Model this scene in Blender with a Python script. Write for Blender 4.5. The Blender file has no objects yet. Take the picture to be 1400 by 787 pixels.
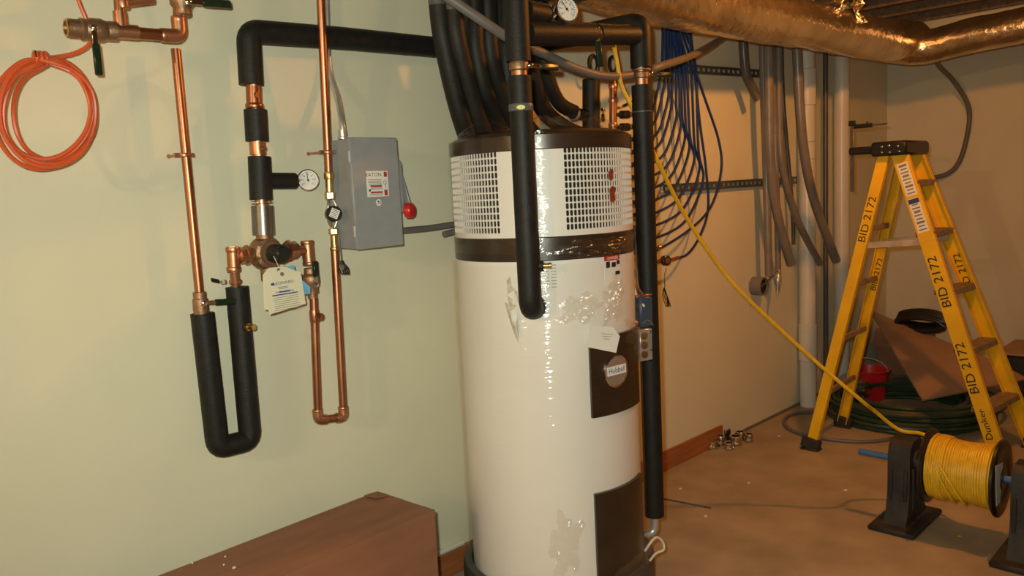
import bpy, math, random
from mathutils import Vector as V, Matrix
random.seed(7)
PI = math.pi
C = bpy.context.scene.collection
SC = bpy.context.scene

# ------------------------------------------------------------------ camera, light, exposure
# world: X runs along the long left wall (away from the camera), Y points into that wall, Z is up
FOC = 1089.0; PX0, PY0 = 700.0, 393.5; CAM = V((0, 0, 1.5))
RX = V((0.70246699, -0.11825935, 0.70182252))      # world axes seen from the camera (right, down, forward)
RY = V((-0.70998647, -0.04772831, 0.70259606))
RZ = V((-0.04959175, -0.99183503, -0.1174901))
cam_d = bpy.data.cameras.new('camera'); cam_d.sensor_width = 36; cam_d.lens = 36*FOC/1400
cam = bpy.data.objects.new('camera', cam_d); C.objects.link(cam); SC.camera = cam
cam.matrix_world = Matrix(((RX[0], -RX[1], -RX[2], 0), (RY[0], -RY[1], -RY[2], 0), (RZ[0], -RZ[1], -RZ[2], 1.5), (0, 0, 0, 1)))
cam_d.clip_start = 0.02

WALL = 2.36; BACK = 6.6; CEIL = 2.62
wd = bpy.data.worlds.new('world'); SC.world = wd; wd.use_nodes = True
wd.node_tree.nodes['Background'].inputs[0].default_value = (0.5, 0.45, 0.35, 1)
wd.node_tree.nodes['Background'].inputs[1].default_value = 0.0

def lamp(name, loc, watts, col, size):
    d = bpy.data.lights.new(name, 'POINT'); d.energy = watts; d.color = col; d.shadow_soft_size = size
    o = bpy.data.objects.new(name, d); C.objects.link(o); o.location = loc
    return o
fl_d = bpy.data.lights.new('camera_flash', 'SPOT'); fl_d.energy = 160; fl_d.color = (0.95, 1.0, 0.82); fl_d.shadow_soft_size = 0.02
fl_d.spot_size = math.radians(124); fl_d.spot_blend = 1.0
fl_o = bpy.data.objects.new('camera_flash', fl_d); C.objects.link(fl_o)
fl_o.matrix_world = Matrix.Translation((-0.05, 0.03, 0.07)) @ cam.matrix_world
lamp('bulb_light', (3.5, 0.85, 2.56), 74, (1.0, 0.36, 0.06), 0.05)
lamp('bulb_light', (-2.5, 0.8, 2.3), 85, (1.0, 0.68, 0.33), 0.05)
SC.view_settings.view_transform = 'Standard'; SC.view_settings.look = 'None'
SC.view_settings.gamma = 1.0; SC.view_settings.exposure = 0.0
try: SC.view_settings.use_curve_mapping = False
except Exception: pass

# ------------------------------------------------------------------ where a sight line meets a real plane
def ray(px, py):
    a = V((px-PX0, py-PY0, FOC)); return V((RX.dot(a), RY.dot(a), RZ.dot(a)))
def w(px, py, off):                       # on a plane parallel to the left wall, off metres in front of it
    d = ray(px, py); return CAM + d*((WALL-off)/d.y)
def fl(px, py, z=0.0):                    # on a level plane
    d = ray(px, py); return CAM + d*((z-1.5)/d.z)
def xp(px, py, x):                        # on a plane across the room
    d = ray(px, py); return CAM + d*(x/d.x)
def dp(px, py, depth): return CAM + ray(px, py)*(depth/FOC)
def ws(pts, off): return [w(x, y, off) for x, y in pts]

# ------------------------------------------------------------------ materials
def mat(name, col, rough=0.6, metal=0.0, var=0.0, vscale=8.0, bump=0.0, bscale=60.0, col2=None, coat=0.0, stretch=None, detail=4.0, spec=0.5, alpha=1.0):
    m = bpy.data.materials.new(name); m.use_nodes = True
    nt = m.node_tree; b = nt.nodes['Principled BSDF']
    b.inputs['Base Color'].default_value = (*col, 1); b.inputs['Roughness'].default_value = rough
    b.inputs['Metallic'].default_value = metal; b.inputs['Specular IOR Level'].default_value = spec
    b.inputs['Coat Weight'].default_value = coat
    tc = nt.nodes.new('ShaderNodeTexCoord'); vec = tc.outputs['Object']
    if stretch:
        mp = nt.nodes.new('ShaderNodeMapping'); mp.inputs['Scale'].default_value = stretch
        nt.links.new(vec, mp.inputs['Vector']); vec = mp.outputs['Vector']
    if var > 0 or col2:
        n = nt.nodes.new('ShaderNodeTexNoise'); n.inputs['Scale'].default_value = vscale; n.inputs['Detail'].default_value = detail
        nt.links.new(vec, n.inputs['Vector'])
        r = nt.nodes.new('ShaderNodeValToRGB'); r.color_ramp.elements[0].position = 0.32; r.color_ramp.elements[1].position = 0.68
        c2 = col2 if col2 else tuple(min(1, c*(1+var)) for c in col); c1 = col if col2 else tuple(c*(1-var) for c in col)
        r.color_ramp.elements[0].color = (*c1, 1); r.color_ramp.elements[1].color = (*c2, 1)
        nt.links.new(n.outputs['Fac'], r.inputs['Fac']); nt.links.new(r.outputs['Color'], b.inputs['Base Color'])
    if bump > 0:
        n2 = nt.nodes.new('ShaderNodeTexNoise'); n2.inputs['Scale'].default_value = bscale; n2.inputs['Detail'].default_value = 3
        nt.links.new(vec, n2.inputs['Vector'])
        bp = nt.nodes.new('ShaderNodeBump'); bp.inputs['Strength'].default_value = bump; bp.inputs['Distance'].default_value = 0.01
        nt.links.new(n2.outputs['Fac'], bp.inputs['Height']); nt.links.new(bp.outputs['Normal'], b.inputs['Normal'])
    return m
def film(name, gloss=0.16, bscale=30.0, bump=0.8, tint=(1, 0.99, 0.975), stretch=None, rough=0.12):       # thin clear stretch wrap
    m = bpy.data.materials.new(name); m.use_nodes = True; nt = m.node_tree
    for n in list(nt.nodes): nt.nodes.remove(n)
    out = nt.nodes.new('ShaderNodeOutputMaterial'); mx = nt.nodes.new('ShaderNodeMixShader')
    tr = nt.nodes.new('ShaderNodeBsdfTransparent'); tr.inputs[0].default_value = (*tint, 1)
    gl = nt.nodes.new('ShaderNodeBsdfGlossy'); gl.inputs['Roughness'].default_value = rough; gl.inputs['Color'].default_value = (1, 1, 1, 1)
    tc = nt.nodes.new('ShaderNodeTexCoord'); n = nt.nodes.new('ShaderNodeTexNoise'); n.inputs['Scale'].default_value = bscale; n.inputs['Detail'].default_value = 4
    bp = nt.nodes.new('ShaderNodeBump'); bp.inputs['Strength'].default_value = bump; bp.inputs['Distance'].default_value = 0.02
    fr = nt.nodes.new('ShaderNodeLayerWeight'); fr.inputs['Blend'].default_value = 0.5
    pw = nt.nodes.new('ShaderNodeMath'); pw.operation = 'POWER'; pw.inputs[1].default_value = 4.0
    mt = nt.nodes.new('ShaderNodeMath'); mt.operation = 'MULTIPLY_ADD'; mt.inputs[1].default_value = 0.22; mt.inputs[2].default_value = gloss
    mp = nt.nodes.new('ShaderNodeMapping'); mp.inputs['Scale'].default_value = stretch or (1, 1, 1); mp.inputs['Rotation'].default_value = (.12, .1, 0)
    nt.links.new(tc.outputs['Object'], mp.inputs['Vector']); nt.links.new(mp.outputs['Vector'], n.inputs['Vector']); nt.links.new(n.outputs['Fac'], bp.inputs['Height'])
    nt.links.new(bp.outputs['Normal'], gl.inputs['Normal'])
    nt.links.new(fr.outputs['Facing'], pw.inputs[0]); nt.links.new(pw.outputs[0], mt.inputs[0]); nt.links.new(mt.outputs[0], mx.inputs[0])
    nt.links.new(tr.outputs[0], mx.inputs[1]); nt.links.new(gl.outputs[0], mx.inputs[2]); nt.links.new(mx.outputs[0], out.inputs[0])
    return m

M = dict(
    wall=mat('cream_wall_paint', (0.70, 0.68, 0.52), 0.75, var=0.035, vscale=2.2, bump=0.05, bscale=140),
    backwall=mat('tan_wall_paint', (0.66, 0.61, 0.47), 0.8, var=0.04, vscale=2.0, bump=0.05, bscale=140),
    floor=mat('tan_concrete', (0.36, 0.29, 0.20), 0.75, var=0.16, vscale=5.0, bump=0.12, bscale=90, detail=8),
    wood_dark=mat('joist_wood', (0.22, 0.14, 0.08), 0.8, var=0.25, vscale=6, stretch=(1, 6, 6)),
    copper=mat('copper_pipe_metal', (0.53, 0.235, 0.13), 0.36, 1.0, col2=(0.37, 0.165, 0.095), vscale=9),
    copper_dull=mat('tarnished_copper', (0.50, 0.24, 0.14), 0.42, 1.0, col2=(0.62, 0.33, 0.20), vscale=22),
    bronze=mat('bronze_casting', (0.36, 0.22, 0.13), 0.5, 0.85, var=0.2, vscale=30, bump=0.15, bscale=150),
    brass=mat('yellow_brass', (0.66, 0.44, 0.18), 0.32, 1.0, var=0.15, vscale=25),
    solder=mat('solder_metal', (0.75, 0.72, 0.66), 0.35, 1.0),
    foam=mat('black_foam_insulation', (0.011, 0.0105, 0.010), 0.55, var=0.25, vscale=40, bump=0.12, bscale=160, spec=0.34),
    foam_dusty=mat('scuffed_black_foam', (0.015, 0.0135, 0.012), 0.55, var=0.4, vscale=14, bump=0.12, bscale=120, spec=0.36),
    tape=mat('grey_joint_tape', (0.10, 0.10, 0.10), 0.4, var=0.2),
    steel=mat('galvanised_steel', (0.60, 0.61, 0.62), 0.36, 0.75, var=0.12, vscale=20),
    chrome=mat('bright_steel', (0.8, 0.8, 0.78), 0.15, 1.0),
    dark_steel=mat('dark_zinc_pipe', (0.22, 0.21, 0.21), 0.35, 0.9, var=0.15, vscale=15),
    boxgrey=mat('grey_enamel_steel', (0.29, 0.30, 0.32), 0.45, var=0.04, vscale=30, bump=0.04, bscale=300),
    red=mat('red_plastic', (0.55, 0.02, 0.02), 0.3, var=0.1),
    green=mat('dark_green_vinyl', (0.008, 0.022, 0.011), 0.3, var=0.3, vscale=60),
    black=mat('black_plastic', (0.012, 0.012, 0.012), 0.35, var=0.2, vscale=30),
    black_rough=mat('scuffed_black_plastic', (0.010, 0.010, 0.011), 0.6, col2=(0.026, 0.026, 0.028), vscale=14, bump=0.2, bscale=50),
    rubber=mat('black_rubber', (0.02, 0.02, 0.02), 0.7, var=0.2),
    enamel=mat('white_enamel', (0.76, 0.74, 0.72), 0.38, var=0.015, vscale=5),
    grille=mat('white_grille_plastic', (0.78, 0.76, 0.74), 0.42),
    band=mat('dark_brown_plastic', (0.030, 0.018, 0.012), 0.28, var=0.3, vscale=6),
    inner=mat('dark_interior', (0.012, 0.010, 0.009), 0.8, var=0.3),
    film=film('stretch_wrap', 0.03, 9, 0.28, stretch=(1, 1, 9), rough=.08),
    film2=film('crumpled_stretch_wrap', 0.10, 60, 0.25, rough=.20),
    paper=mat('white_paper', (0.78, 0.77, 0.74), 0.7, var=0.03, vscale=10),
    cream_paper=mat('cream_card', (0.76, 0.70, 0.52), 0.75, var=0.04, vscale=12),
    blue_paper=mat('blue_card', (0.16, 0.42, 0.66), 0.7, var=0.04),
    ink=mat('black_ink', (0.012, 0.012, 0.014), 0.6, var=0.2),
    grey_ink=mat('grey_print', (0.20, 0.20, 0.20), 0.6, var=0.1),
    red_ink=mat('red_print', (0.50, 0.035, 0.03), 0.6, var=0.1),
    blue_ink=mat('blue_print', (0.02, 0.05, 0.22), 0.6, var=0.1),
    foil=mat('foil_duct_wrap', (0.74, 0.62, 0.44), 0.26, 0.95, var=0.22, vscale=6, bump=0.9, bscale=18),
    foil2=mat('crumpled_foil_tape', (0.85, 0.80, 0.70), 0.18, 1.0, var=0.1, bump=1.0, bscale=60),
    bluetube=mat('blue_plastic_tube', (0.012, 0.038, 0.135), 0.55, var=0.15, spec=0.25),
    greytube=mat('grey_plastic_tube', (0.20, 0.175, 0.155), 0.30, var=0.14, vscale=9),
    greytube2=mat('dark_grey_tube', (0.085, 0.08, 0.078), 0.35, var=0.2, vscale=9),
    orange=mat('orange_plastic_tube', (0.66, 0.105, 0.03), 0.35, var=0.08),
    pvc=mat('white_pvc', (0.70, 0.67, 0.58), 0.3, var=0.04, vscale=5),
    card=mat('brown_carton', (0.27, 0.115, 0.062), 0.72, var=0.12, vscale=4, bump=0.05, bscale=90, stretch=(1, 4, 4)),
    card2=mat('faded_carton', (0.30, 0.15, 0.09), 0.8, var=0.15, vscale=5),
    trimwood=mat('orange_brown_wood_trim', (0.34, 0.115, 0.035), 0.5, var=0.18, vscale=5, stretch=(1, 12, 12)),
    board=mat('hardboard_sheet', (0.42, 0.255, 0.16), 0.7, var=0.07, vscale=7),
    yellow=mat('yellow_fibreglass', (0.78, 0.46, 0.008), 0.42, var=0.10, vscale=9, bump=0.05, bscale=200),
    treadmetal=mat('dusty_ladder_aluminium', (0.34, 0.24, 0.15), 0.5, 0.4, var=0.2, vscale=20),
    wire=mat('yellow_cable_jacket', (0.72, 0.45, 0.02), 0.4, var=0.10, vscale=30),
    hose=mat('dark_green_hose', (0.022, 0.045, 0.026), 0.45, var=0.25, vscale=12),
    greycable=mat('grey_cable_jacket', (0.14, 0.13, 0.125), 0.5, var=0.15),
    cream_cable=mat('pale_cable_jacket', (0.62, 0.58, 0.48), 0.5, var=0.05),
    bluegrey=mat('blue_grey_plastic', (0.045, 0.065, 0.10), 0.4, var=0.1),
    shaftblue=mat('blue_painted_rod', (0.05, 0.14, 0.34), 0.4, var=0.15),
    concrete_pad=mat('dark_grey_rubber_pan', (0.055, 0.055, 0.052), 0.5, var=0.15),
    clear=film('clear_plastic', 0.10, 40, 0.9, (0.92, 0.93, 0.95)),
    jar=mat('zinc_fitting_metal', (0.62, 0.60, 0.52), 0.22, 1.0, var=0.25, vscale=30),
)

# ------------------------------------------------------------------ mesh builder
def fillet(pts, rad, n=6):
    pts = [V(p) for p in pts]; out = [pts[0]]
    for i in range(1, len(pts)-1):
        a, b, c = pts[i-1], pts[i], pts[i+1]
        u = (a-b); v = (c-b); r = min(rad, u.length*0.49, v.length*0.49)
        p, q = b+u.normalized()*r, b+v.normalized()*r
        for k in range(n+1):
            t = k/n; out.append(p*(1-t)**2 + b*2*t*(1-t) + q*t*t)
    out.append(pts[-1]); return out
def spline(pts, n=8, closed=False):
    pts = [V(p) for p in pts]; N = len(pts); out = []
    rng = range(N if closed else N-1)
    for i in rng:
        if closed: p0, p1, p2, p3 = pts[(i-1) % N], pts[i], pts[(i+1) % N], pts[(i+2) % N]
        else: p0, p1, p2, p3 = pts[max(i-1, 0)], pts[i], pts[i+1], pts[min(i+2, N-1)]
        for k in range(n):
            t = k/n
            out.append(0.5*((2*p1)+(p2-p0)*t+(2*p0-5*p1+4*p2-p3)*t*t+(3*p1-p0-3*p2+p3)*t**3))
    if not closed: out.append(pts[-1])
    return out
def basis(d):
    d = V(d).normalized(); a = V((0, 0, 1)) if abs(d.z) < 0.9 else V((1, 0, 0))
    u = d.cross(a).normalized(); return u, u.cross(d).normalized()

class MB:
    def __init__(s): s.v = []; s.f = []
    def add(s, vs, fs):
        b = len(s.v); s.v += [V(p) for p in vs]; s.f += [tuple(i+b for i in f) for f in fs]; return s
    def tube(s, pts, r, seg=12, closed=False, cap=True):
        pts = [V(p) for p in pts]; N = len(pts); rr = r if isinstance(r, (list, tuple)) else [r]*N
        tang = []
        for i in range(N):
            if closed: t = pts[(i+1) % N]-pts[i-1]
            else: t = pts[min(i+1, N-1)]-pts[max(i-1, 0)]
            tang.append(t.normalized() if t.length > 1e-9 else V((0, 0, 1)))
        u, _ = basis(tang[0]); vs = []; fs = []
        for i in range(N):
            t = tang[i]; u = (u - t*u.dot(t)); u = u.normalized() if u.length > 1e-6 else basis(t)[0]; q = t.cross(u)
            for k in range(seg):
                a = 2*PI*k/seg; vs.append(pts[i]+(u*math.cos(a)+q*math.sin(a))*rr[i])
        for i in range(N if closed else N-1):
            j = (i+1) % N
            for k in range(seg):
                k2 = (k+1) % seg; fs.append((i*seg+k, i*seg+k2, j*seg+k2, j*seg+k))
        if cap and not closed:
            fs.append(tuple(range(seg-1, -1, -1))); fs.append(tuple((N-1)*seg+k for k in range(seg)))
        return s.add(vs, fs)
    def pipe(s, pts, r, ri, seg=14):                   # open-ended hollow pipe
        pts = [V(p) for p in pts]
        path = pts+pts[::-1]; rad = [r]*len(pts)+[ri]*len(pts)
        N = len(pts); vs = []; fs = []
        u, _ = basis(pts[1]-pts[0]); fr = []
        for i in range(N):
            t = (pts[min(i+1, N-1)]-pts[max(i-1, 0)]).normalized(); u = (u-t*u.dot(t)).normalized(); fr.append((u.copy(), t.cross(u)))
        fr = fr+fr[::-1]
        for i in range(2*N):
            for k in range(seg):
                a = 2*PI*k/seg; vs.append(path[i]+(fr[i][0]*math.cos(a)+fr[i][1]*math.sin(a))*rad[i])
        for i in range(2*N):
            j = (i+1) % (2*N)
            for k in range(seg):
                k2 = (k+1) % seg; fs.append((i*seg+k, i*seg+k2, j*seg+k2, j*seg+k))
        return s.add(vs, fs)
    def lathe(s, p0, d, prof, seg=20, cap=True):       # prof: (distance along d, radius)
        p0 = V(p0); d = V(d).normalized(); u, q = basis(d); vs = []; fs = []
        for t, r in prof:
            for k in range(seg):
                a = 2*PI*k/seg; vs.append(p0+d*t+(u*math.cos(a)+q*math.sin(a))*max(r, 1e-5))
        for i in range(len(prof)-1):
            for k in range(seg):
                k2 = (k+1) % seg; fs.append((i*seg+k2, i*seg+k, (i+1)*seg+k, (i+1)*seg+k2))
        if cap:
            fs.append(tuple(range(seg))); fs.append(tuple((len(prof)-1)*seg+k for k in range(seg-1, -1, -1)))
        return s.add(vs, fs)
    def ball(s, c, r, seg=14, rings=8, d=(0, 0, 1), sq=1.0):
        return s.lathe(V(c)-V(d).normalized()*r*sq, d, [(r*sq*(1-math.cos(PI*i/rings)), r*math.sin(PI*i/rings)) for i in range(rings+1)], seg, False)
    def obox(s, c, ax, half, bev=0.0):                 # oriented box, ax three unit vectors, chamfered
        c = V(c); ax = [V(a) for a in ax]; hx, hy, hz = half
        if bev <= 0:
            vs = [c+ax[0]*hx*i+ax[1]*hy*j+ax[2]*hz*k for i in (-1, 1) for j in (-1, 1) for k in (-1, 1)]
            return s.add(vs, [(0, 1, 3, 2), (4, 6, 7, 5), (0, 4, 5, 1), (2, 3, 7, 6), (0, 2, 6, 4), (1, 5, 7, 3)])
        b = min(bev, hx*0.9, hy*0.9, hz*0.9); idx = {}; vs = []; fs = []
        for i in (-1, 1):
            for j in (-1, 1):
                for k in (-1, 1):
                    for a in range(3):
                        h = [hx-b, hy-b, hz-b]; h[a] += b
                        idx[i, j, k, a] = len(vs); vs.append(c+ax[0]*h[0]*i+ax[1]*h[1]*j+ax[2]*h[2]*k)
        S = (-1, 1)
        for g in S:
            fs.append([idx[g, j, k, 0] for j, k in ((-1, -1), (1, -1), (1, 1), (-1, 1))])
            fs.append([idx[i, g, k, 1] for i, k in ((-1, -1), (1, -1), (1, 1), (-1, 1))])
            fs.append([idx[i, j, g, 2] for i, j in ((-1, -1), (1, -1), (1, 1), (-1, 1))])
        for g in S:
            for h in S:
                fs.append([idx[g, h, -1, 0], idx[g, h, 1, 0], idx[g, h, 1, 1], idx[g, h, -1, 1]])
                fs.append([idx[g, -1, h, 0], idx[g, 1, h, 0], idx[g, 1, h, 2], idx[g, -1, h, 2]])
                fs.append([idx[-1, g, h, 1], idx[1, g, h, 1], idx[1, g, h, 2], idx[-1, g, h, 2]])
                for l in S: fs.append([idx[g, h, l, 0], idx[g, h, l, 1], idx[g, h, l, 2]])
        return s.add(vs, fs)
    def box(s, lo, hi, bev=0.0):
        lo = V(lo); hi = V(hi); return s.obox((lo+hi)/2, ((1, 0, 0), (0, 1, 0), (0, 0, 1)), (hi-lo)/2, bev)
    def beam(s, a, b, wdir, ww, tt, bev=0.003):         # bar from a to b, ww wide along wdir, tt thick
        a = V(a); b = V(b); d = (b-a).normalized(); wv = V(wdir); wv = (wv-d*wv.dot(d)).normalized(); n = d.cross(wv)
        return s.obox((a+b)/2, (d, wv, n), ((b-a).length/2, ww/2, tt/2), bev)
    def poly(s, pts, n, th):                            # flat polygon with thickness th along n
        pts = [V(p) for p in pts]; n = V(n).normalized()*th; N = len(pts)
        fs = [tuple(range(N-1, -1, -1)), tuple(range(N, 2*N))]+[(i, (i+1) % N, N+(i+1) % N, N+i) for i in range(N)]
        return s.add(pts+[p+n for p in pts], fs)
    def build(s, name, m, parent=None, smooth=True, angle=40):
        me = bpy.data.meshes.new(name)
        if parent is not None:
            root = parent
            while root.parent: root = root.parent
            org = V(root.location)
        else:
            xs = [p.x for p in s.v]; ys = [p.y for p in s.v]; zs = [p.z for p in s.v]
            org = V(((min(xs)+max(xs))/2, (min(ys)+max(ys))/2, min(zs)))
        me.from_pydata([tuple(p-org) for p in s.v], [], s.f); me.update()
        import bmesh
        bm = bmesh.new(); bm.from_mesh(me); bmesh.ops.recalc_face_normals(bm, faces=bm.faces); bm.to_mesh(me); bm.free()
        if smooth:
            for p in me.polygons: p.use_smooth = True
            me.set_sharp_from_angle(angle=math.radians(angle))
        me.materials.append(M[m] if isinstance(m, str) else m)
        o = bpy.data.objects.new(name, me); C.objects.link(o)
        if parent is not None: o.parent = parent
        else: o.location = org
        return o
def thing(name, label, cat, loc, group=None):
    o = bpy.data.objects.new(name, None); C.objects.link(o); o.location = loc; o.empty_display_size = 0.05
    return tag(o, label, cat, group)
def tag(o, label, cat, group=None):
    o['label'] = label; o['category'] = cat
    if group: o['group'] = group
    return o
def struct(o): o['kind'] = 'structure'; return o

_tc = {}
def glyphs(txt, size):
    if (txt, size) not in _tc:
        cu = bpy.data.curves.new('lettering', 'FONT'); cu.body = txt; cu.size = size; cu.align_x = 'CENTER'; cu.align_y = 'CENTER'; cu.resolution_u = 3
        o = bpy.data.objects.new('lettering', cu); C.objects.link(o)
        bpy.context.view_layer.update()
        me = bpy.data.meshes.new_from_object(o.evaluated_get(bpy.context.evaluated_depsgraph_get()))
        _tc[txt, size] = ([v.co.copy() for v in me.vertices], [tuple(p.vertices) for p in me.polygons])
        bpy.data.objects.remove(o); bpy.data.curves.remove(cu); bpy.data.meshes.remove(me)
    return _tc[txt, size]
def text_on(mb, txt, size, o, u, v, sx=1.0, wob=0.0):
    vs, fs = glyphs(txt, size); u = V(u).normalized(); v = V(v).normalized(); o = V(o)
    return mb.add([o+u*(p.x*sx)+v*(p.y+wob*math.sin(p.x*60)) for p in vs], fs)
def rect(mb, o, u, v, n, cx, cy, ww, hh, th=0.0006):     # thin raised rectangle on a plane (o,u,v)
    c = V(o)+V(u)*cx+V(v)*cy; return mb.poly([c-V(u)*ww/2-V(v)*hh/2, c+V(u)*ww/2-V(v)*hh/2, c+V(u)*ww/2+V(v)*hh/2, c-V(u)*ww/2+V(v)*hh/2], n, th)
UX, UY, UZ = V((1, 0, 0)), V((0, 1, 0)), V((0, 0, 1))

# ------------------------------------------------------------------ the room
XL, YF = -3.0, -3.2
struct(MB().box((XL, YF, -0.12), (BACK+.12, WALL+.12, 0)).build('floor', 'floor', smooth=False))
struct(MB().box((XL, WALL, 0), (BACK+.12, WALL+.12, CEIL+.24)).build('wall_left', 'wall', smooth=False))
struct(MB().box((BACK, YF, 0), (BACK+.12, WALL, CEIL+.24)).build('wall_back', 'backwall', smooth=False))
struct(MB().box((XL-.12, YF, 0), (XL, WALL+.12, CEIL+.24)).build('wall_front', 'backwall', smooth=False))
struct(MB().box((XL-.12, YF-.12, 0), (BACK+.12, YF, CEIL+.24)).build('wall_right', 'backwall', smooth=False))
ceil = struct(MB().box((XL-.12, YF-.12, CEIL+.24), (BACK+.12, WALL+.12, CEIL+.30)).build('ceiling', 'wood_dark', smooth=False))
def place(o, p):          # keep world coordinates for parts of a structure mesh whose origin is not at zero
    return o
y = YF
x = XL+0.2
while x < BACK:
    MB().box((x-.02, YF, CEIL), (x+.02, WALL, CEIL+.238)).build('joist', 'wood_dark', ceil, smooth=False); x += 0.406
xe = fl(985, 604).x
bb = struct(MB().box((0.2, WALL-.016, 0), (xe, WALL, .105), .003).build('baseboard_left', 'trimwood'))
struct(MB().box((xe+.001, WALL-.012, 0), (BACK, WALL, .012)).build('trim_1', 'greycable', smooth=False))

# ------------------------------------------------------------------ small plumbing pieces shared below
def lever(root_parent, pivot, d, up, length, wid=0.016, name='lever_handle'):
    d = V(d).normalized(); up = V(up).normalized(); s = up.cross(d).normalized(); pivot = V(pivot)
    h = MB().beam(pivot-d*.008, pivot+d*length*.42, s, wid*.8, .003, .001).lathe(pivot-up*.004, up, [(0, .008), (.010, .008), (.012, .005)], 6).build(name, 'chrome', root_parent)
    g = MB().obox(pivot+d*length*.68, (d, s, up), (length*.34, wid*.55, .006), .003)
    g.build('handle_grip', 'green', h); return h
def ring(mb, c, d, r, t=0.006):
    d = V(d).normalized(); return mb.lathe(V(c)-d*t, d, [(0, r*.93), (t*.4, r), (t*1.6, r), (t*2, r*.93)], 16)
def gauge(parent, c, n, r, needle=0.9):
    n = V(n).normalized(); u = n.cross(UZ).normalized(); v = u.cross(n).normalized(); c = V(c)
    case = MB().lathe(c-n*.03, n, [(0, r*.7), (.004, r*.93), (.026, r), (.034, r), (.036, r*.9), (.030, r*.88)], 28, True).build('gauge_case', 'chrome', parent)
    MB().lathe(c+n*.0005, n, [(0, r*.885), (.001, r*.885)], 28).build('dial', 'paper', case)
    k = MB()
    for i in range(25):
        a = math.radians(-130+260*i/24); d = u*-math.sin(-a)+v*math.cos(a); L = .12 if i % 4 else .2
        k.beam(c+n*.002+d*r*.8, c+n*.002+d*r*(.8-L), n.cross(d), r*.03, .0006, 0)
    for i in range(7):
        a = math.radians(-130+260*i/6); d = u*math.sin(a)+v*math.cos(a)
        text_on(k, str(i*20), r*.2, c+n*.0022+d*r*.5, u*-1 if False else u, v)
    d = u*math.sin(needle)+v*math.cos(needle)
    k.beam(c+n*.003-d*r*.2, c+n*.003+d*r*.7, n.cross(d), r*.06, .0008, 0).lathe(c+n*.002, n, [(0, r*.1), (.002, r*.1)], 10)
    k.build('dial_print', 'ink', case, smooth=False)
def clamp_hanger(parent, c, off, r):
    c = V(c); m = MB(); ring(m, c, UZ, r+.004, .006); m.obox(c-UX*(r+.008), (UX, UY, UZ), (.008, .005, .006)).obox(c+UX*(r+.008), (UX, UY, UZ), (.008, .005, .006), .002)
    m.tube([c-UX*(r+.010), V((c.x-r-.010, WALL-.004, c.z))], .0035, 8).lathe(V((c.x-r-.010, WALL-.004, c.z)), UY, [(0, .006), (.003, .006)], 10)
    return m.build('pipe_clamp', 'copper_dull', parent)

# ------------------------------------------------------------------ left wall: supply header with valves at top left
OFF = .15
p0, p1, p2 = w(92, 38, OFF), w(246, 50, OFF), w(243, -60, OFF)
hd = thing('copper_supply_header', 'copper pipe header with valves above the cut-off riser, top left of the cream wall', 'pipes', (p1.x-.15, p1.y, p1.z-.02))
ax = (p1-p0).normalized()
MB().tube(fillet([p0+ax*.09, p1, p2], .03), .0165, 16).build('pipe', 'copper', hd)
el = MB(); ring(el, p1-ax*.045, ax, .0195, .008); el.tube(fillet([p1-ax*.04, p1, p1+UZ*.04], .03), .0195, 16); ring(el, p1+UZ*.045, UZ, .0195, .008)
el.build('elbow', 'copper_dull', hd)
tp = w(166, 43, OFF)
te = MB().tube([tp-ax*.04, tp+ax*.04], .0198, 16).tube([tp, tp+UZ*.05], .0165, 16); te.build('tee', 'copper_dull', hd)
MB().tube([tp+UZ*.02, w(163, 2, OFF), w(162, -60, OFF)], .0135, 16).build('branch_pipe', 'copper', hd)
bt = w(167, 4, OFF); m = MB(); ring(m, bt, UZ, .017, .014); m.tube([bt, bt+UX*.08+UZ*.02], .012, 12); m.build('branch_tee', 'copper_dull', hd)
vb = w(122, 41, OFF)
v1 = MB().lathe(p0, ax, [(0, .018), (.002, .023), (.028, .023), (.03, .027), (.036, .027), (.04, .0245), (.055, .029), (.078, .029), (.092, .0235), (.096, .025), (.115, .025), (.117, .018)], 20)
vo = v1.build('ball_valve', 'bronze', hd)
MB().pipe([p0-ax*.004, p0+ax*.02], .0215, .0165).build('union_nut', 'brass', vo)
lever(vo, vb-UY*.034, w(129, 88, OFF+.03)-w(124, 44, OFF+.03), -UY, .115)
vv = w(248, 4, OFF); v2 = MB().lathe(vv-UZ*.035, UZ, [(0, .019), (.004, .0225), (.02, .0225), (.03, .03), (.06, .031), (.08, .022), (.1, .022)], 18).build('ball_valve', 'bronze', hd)
lever(v2, w(257, 2, OFF+.035), w(300, 5, OFF+.035)-w(258, 2, OFF+.035), -UY, .12, .02)

# orange tube coil hung behind the valve
pts = ws([(92, -40), (110, 8), (124, 42), (122, 60), (104, 72), (76, 78)], .10)
pts += ws([(60, 79)], .12)
for k, (cx, cy, rx, ry) in enumerate([(68, 152, 63, 72), (60, 149, 62, 68), (71, 154, 54, 64), (57, 155, 68, 76), (66, 157, 66, 71)]):
    for i in range(14):
        a = -PI/2-.25-2*PI*i/14
        pts.append(w(cx+rx*math.cos(a)*(1+.03*math.sin(3*a+k)), cy+ry*math.sin(a), .12+.012*((k*2) % 3)+.008*math.sin(2*a+k)))
pts += ws([(52, 80), (64, 76)], .14)
oc = thing('tube_coil', 'coil of orange red plastic tubing hung on the cream wall at far left', 'tubing', w(65, 225, .13))
MB().tube(spline(pts, 6), .0054, 8).build('tubing', 'orange', oc)
m = MB()
c0 = w(56, 80, .13)
for i in range(3): m.tube([c0+UX*(.011*i-.012)+(UZ*math.cos(a)+UY*math.sin(a))*.015 for a in [2*PI*j/12 for j in range(12)]], .005, 8, closed=True)
m.build('wrap_knot', 'orange', oc)
MB().tube(spline(ws([(50, 78), (48, 72), (49, 70)], .16), 4), .002, 6).build('cable_tie', 'black', oc)

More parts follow.
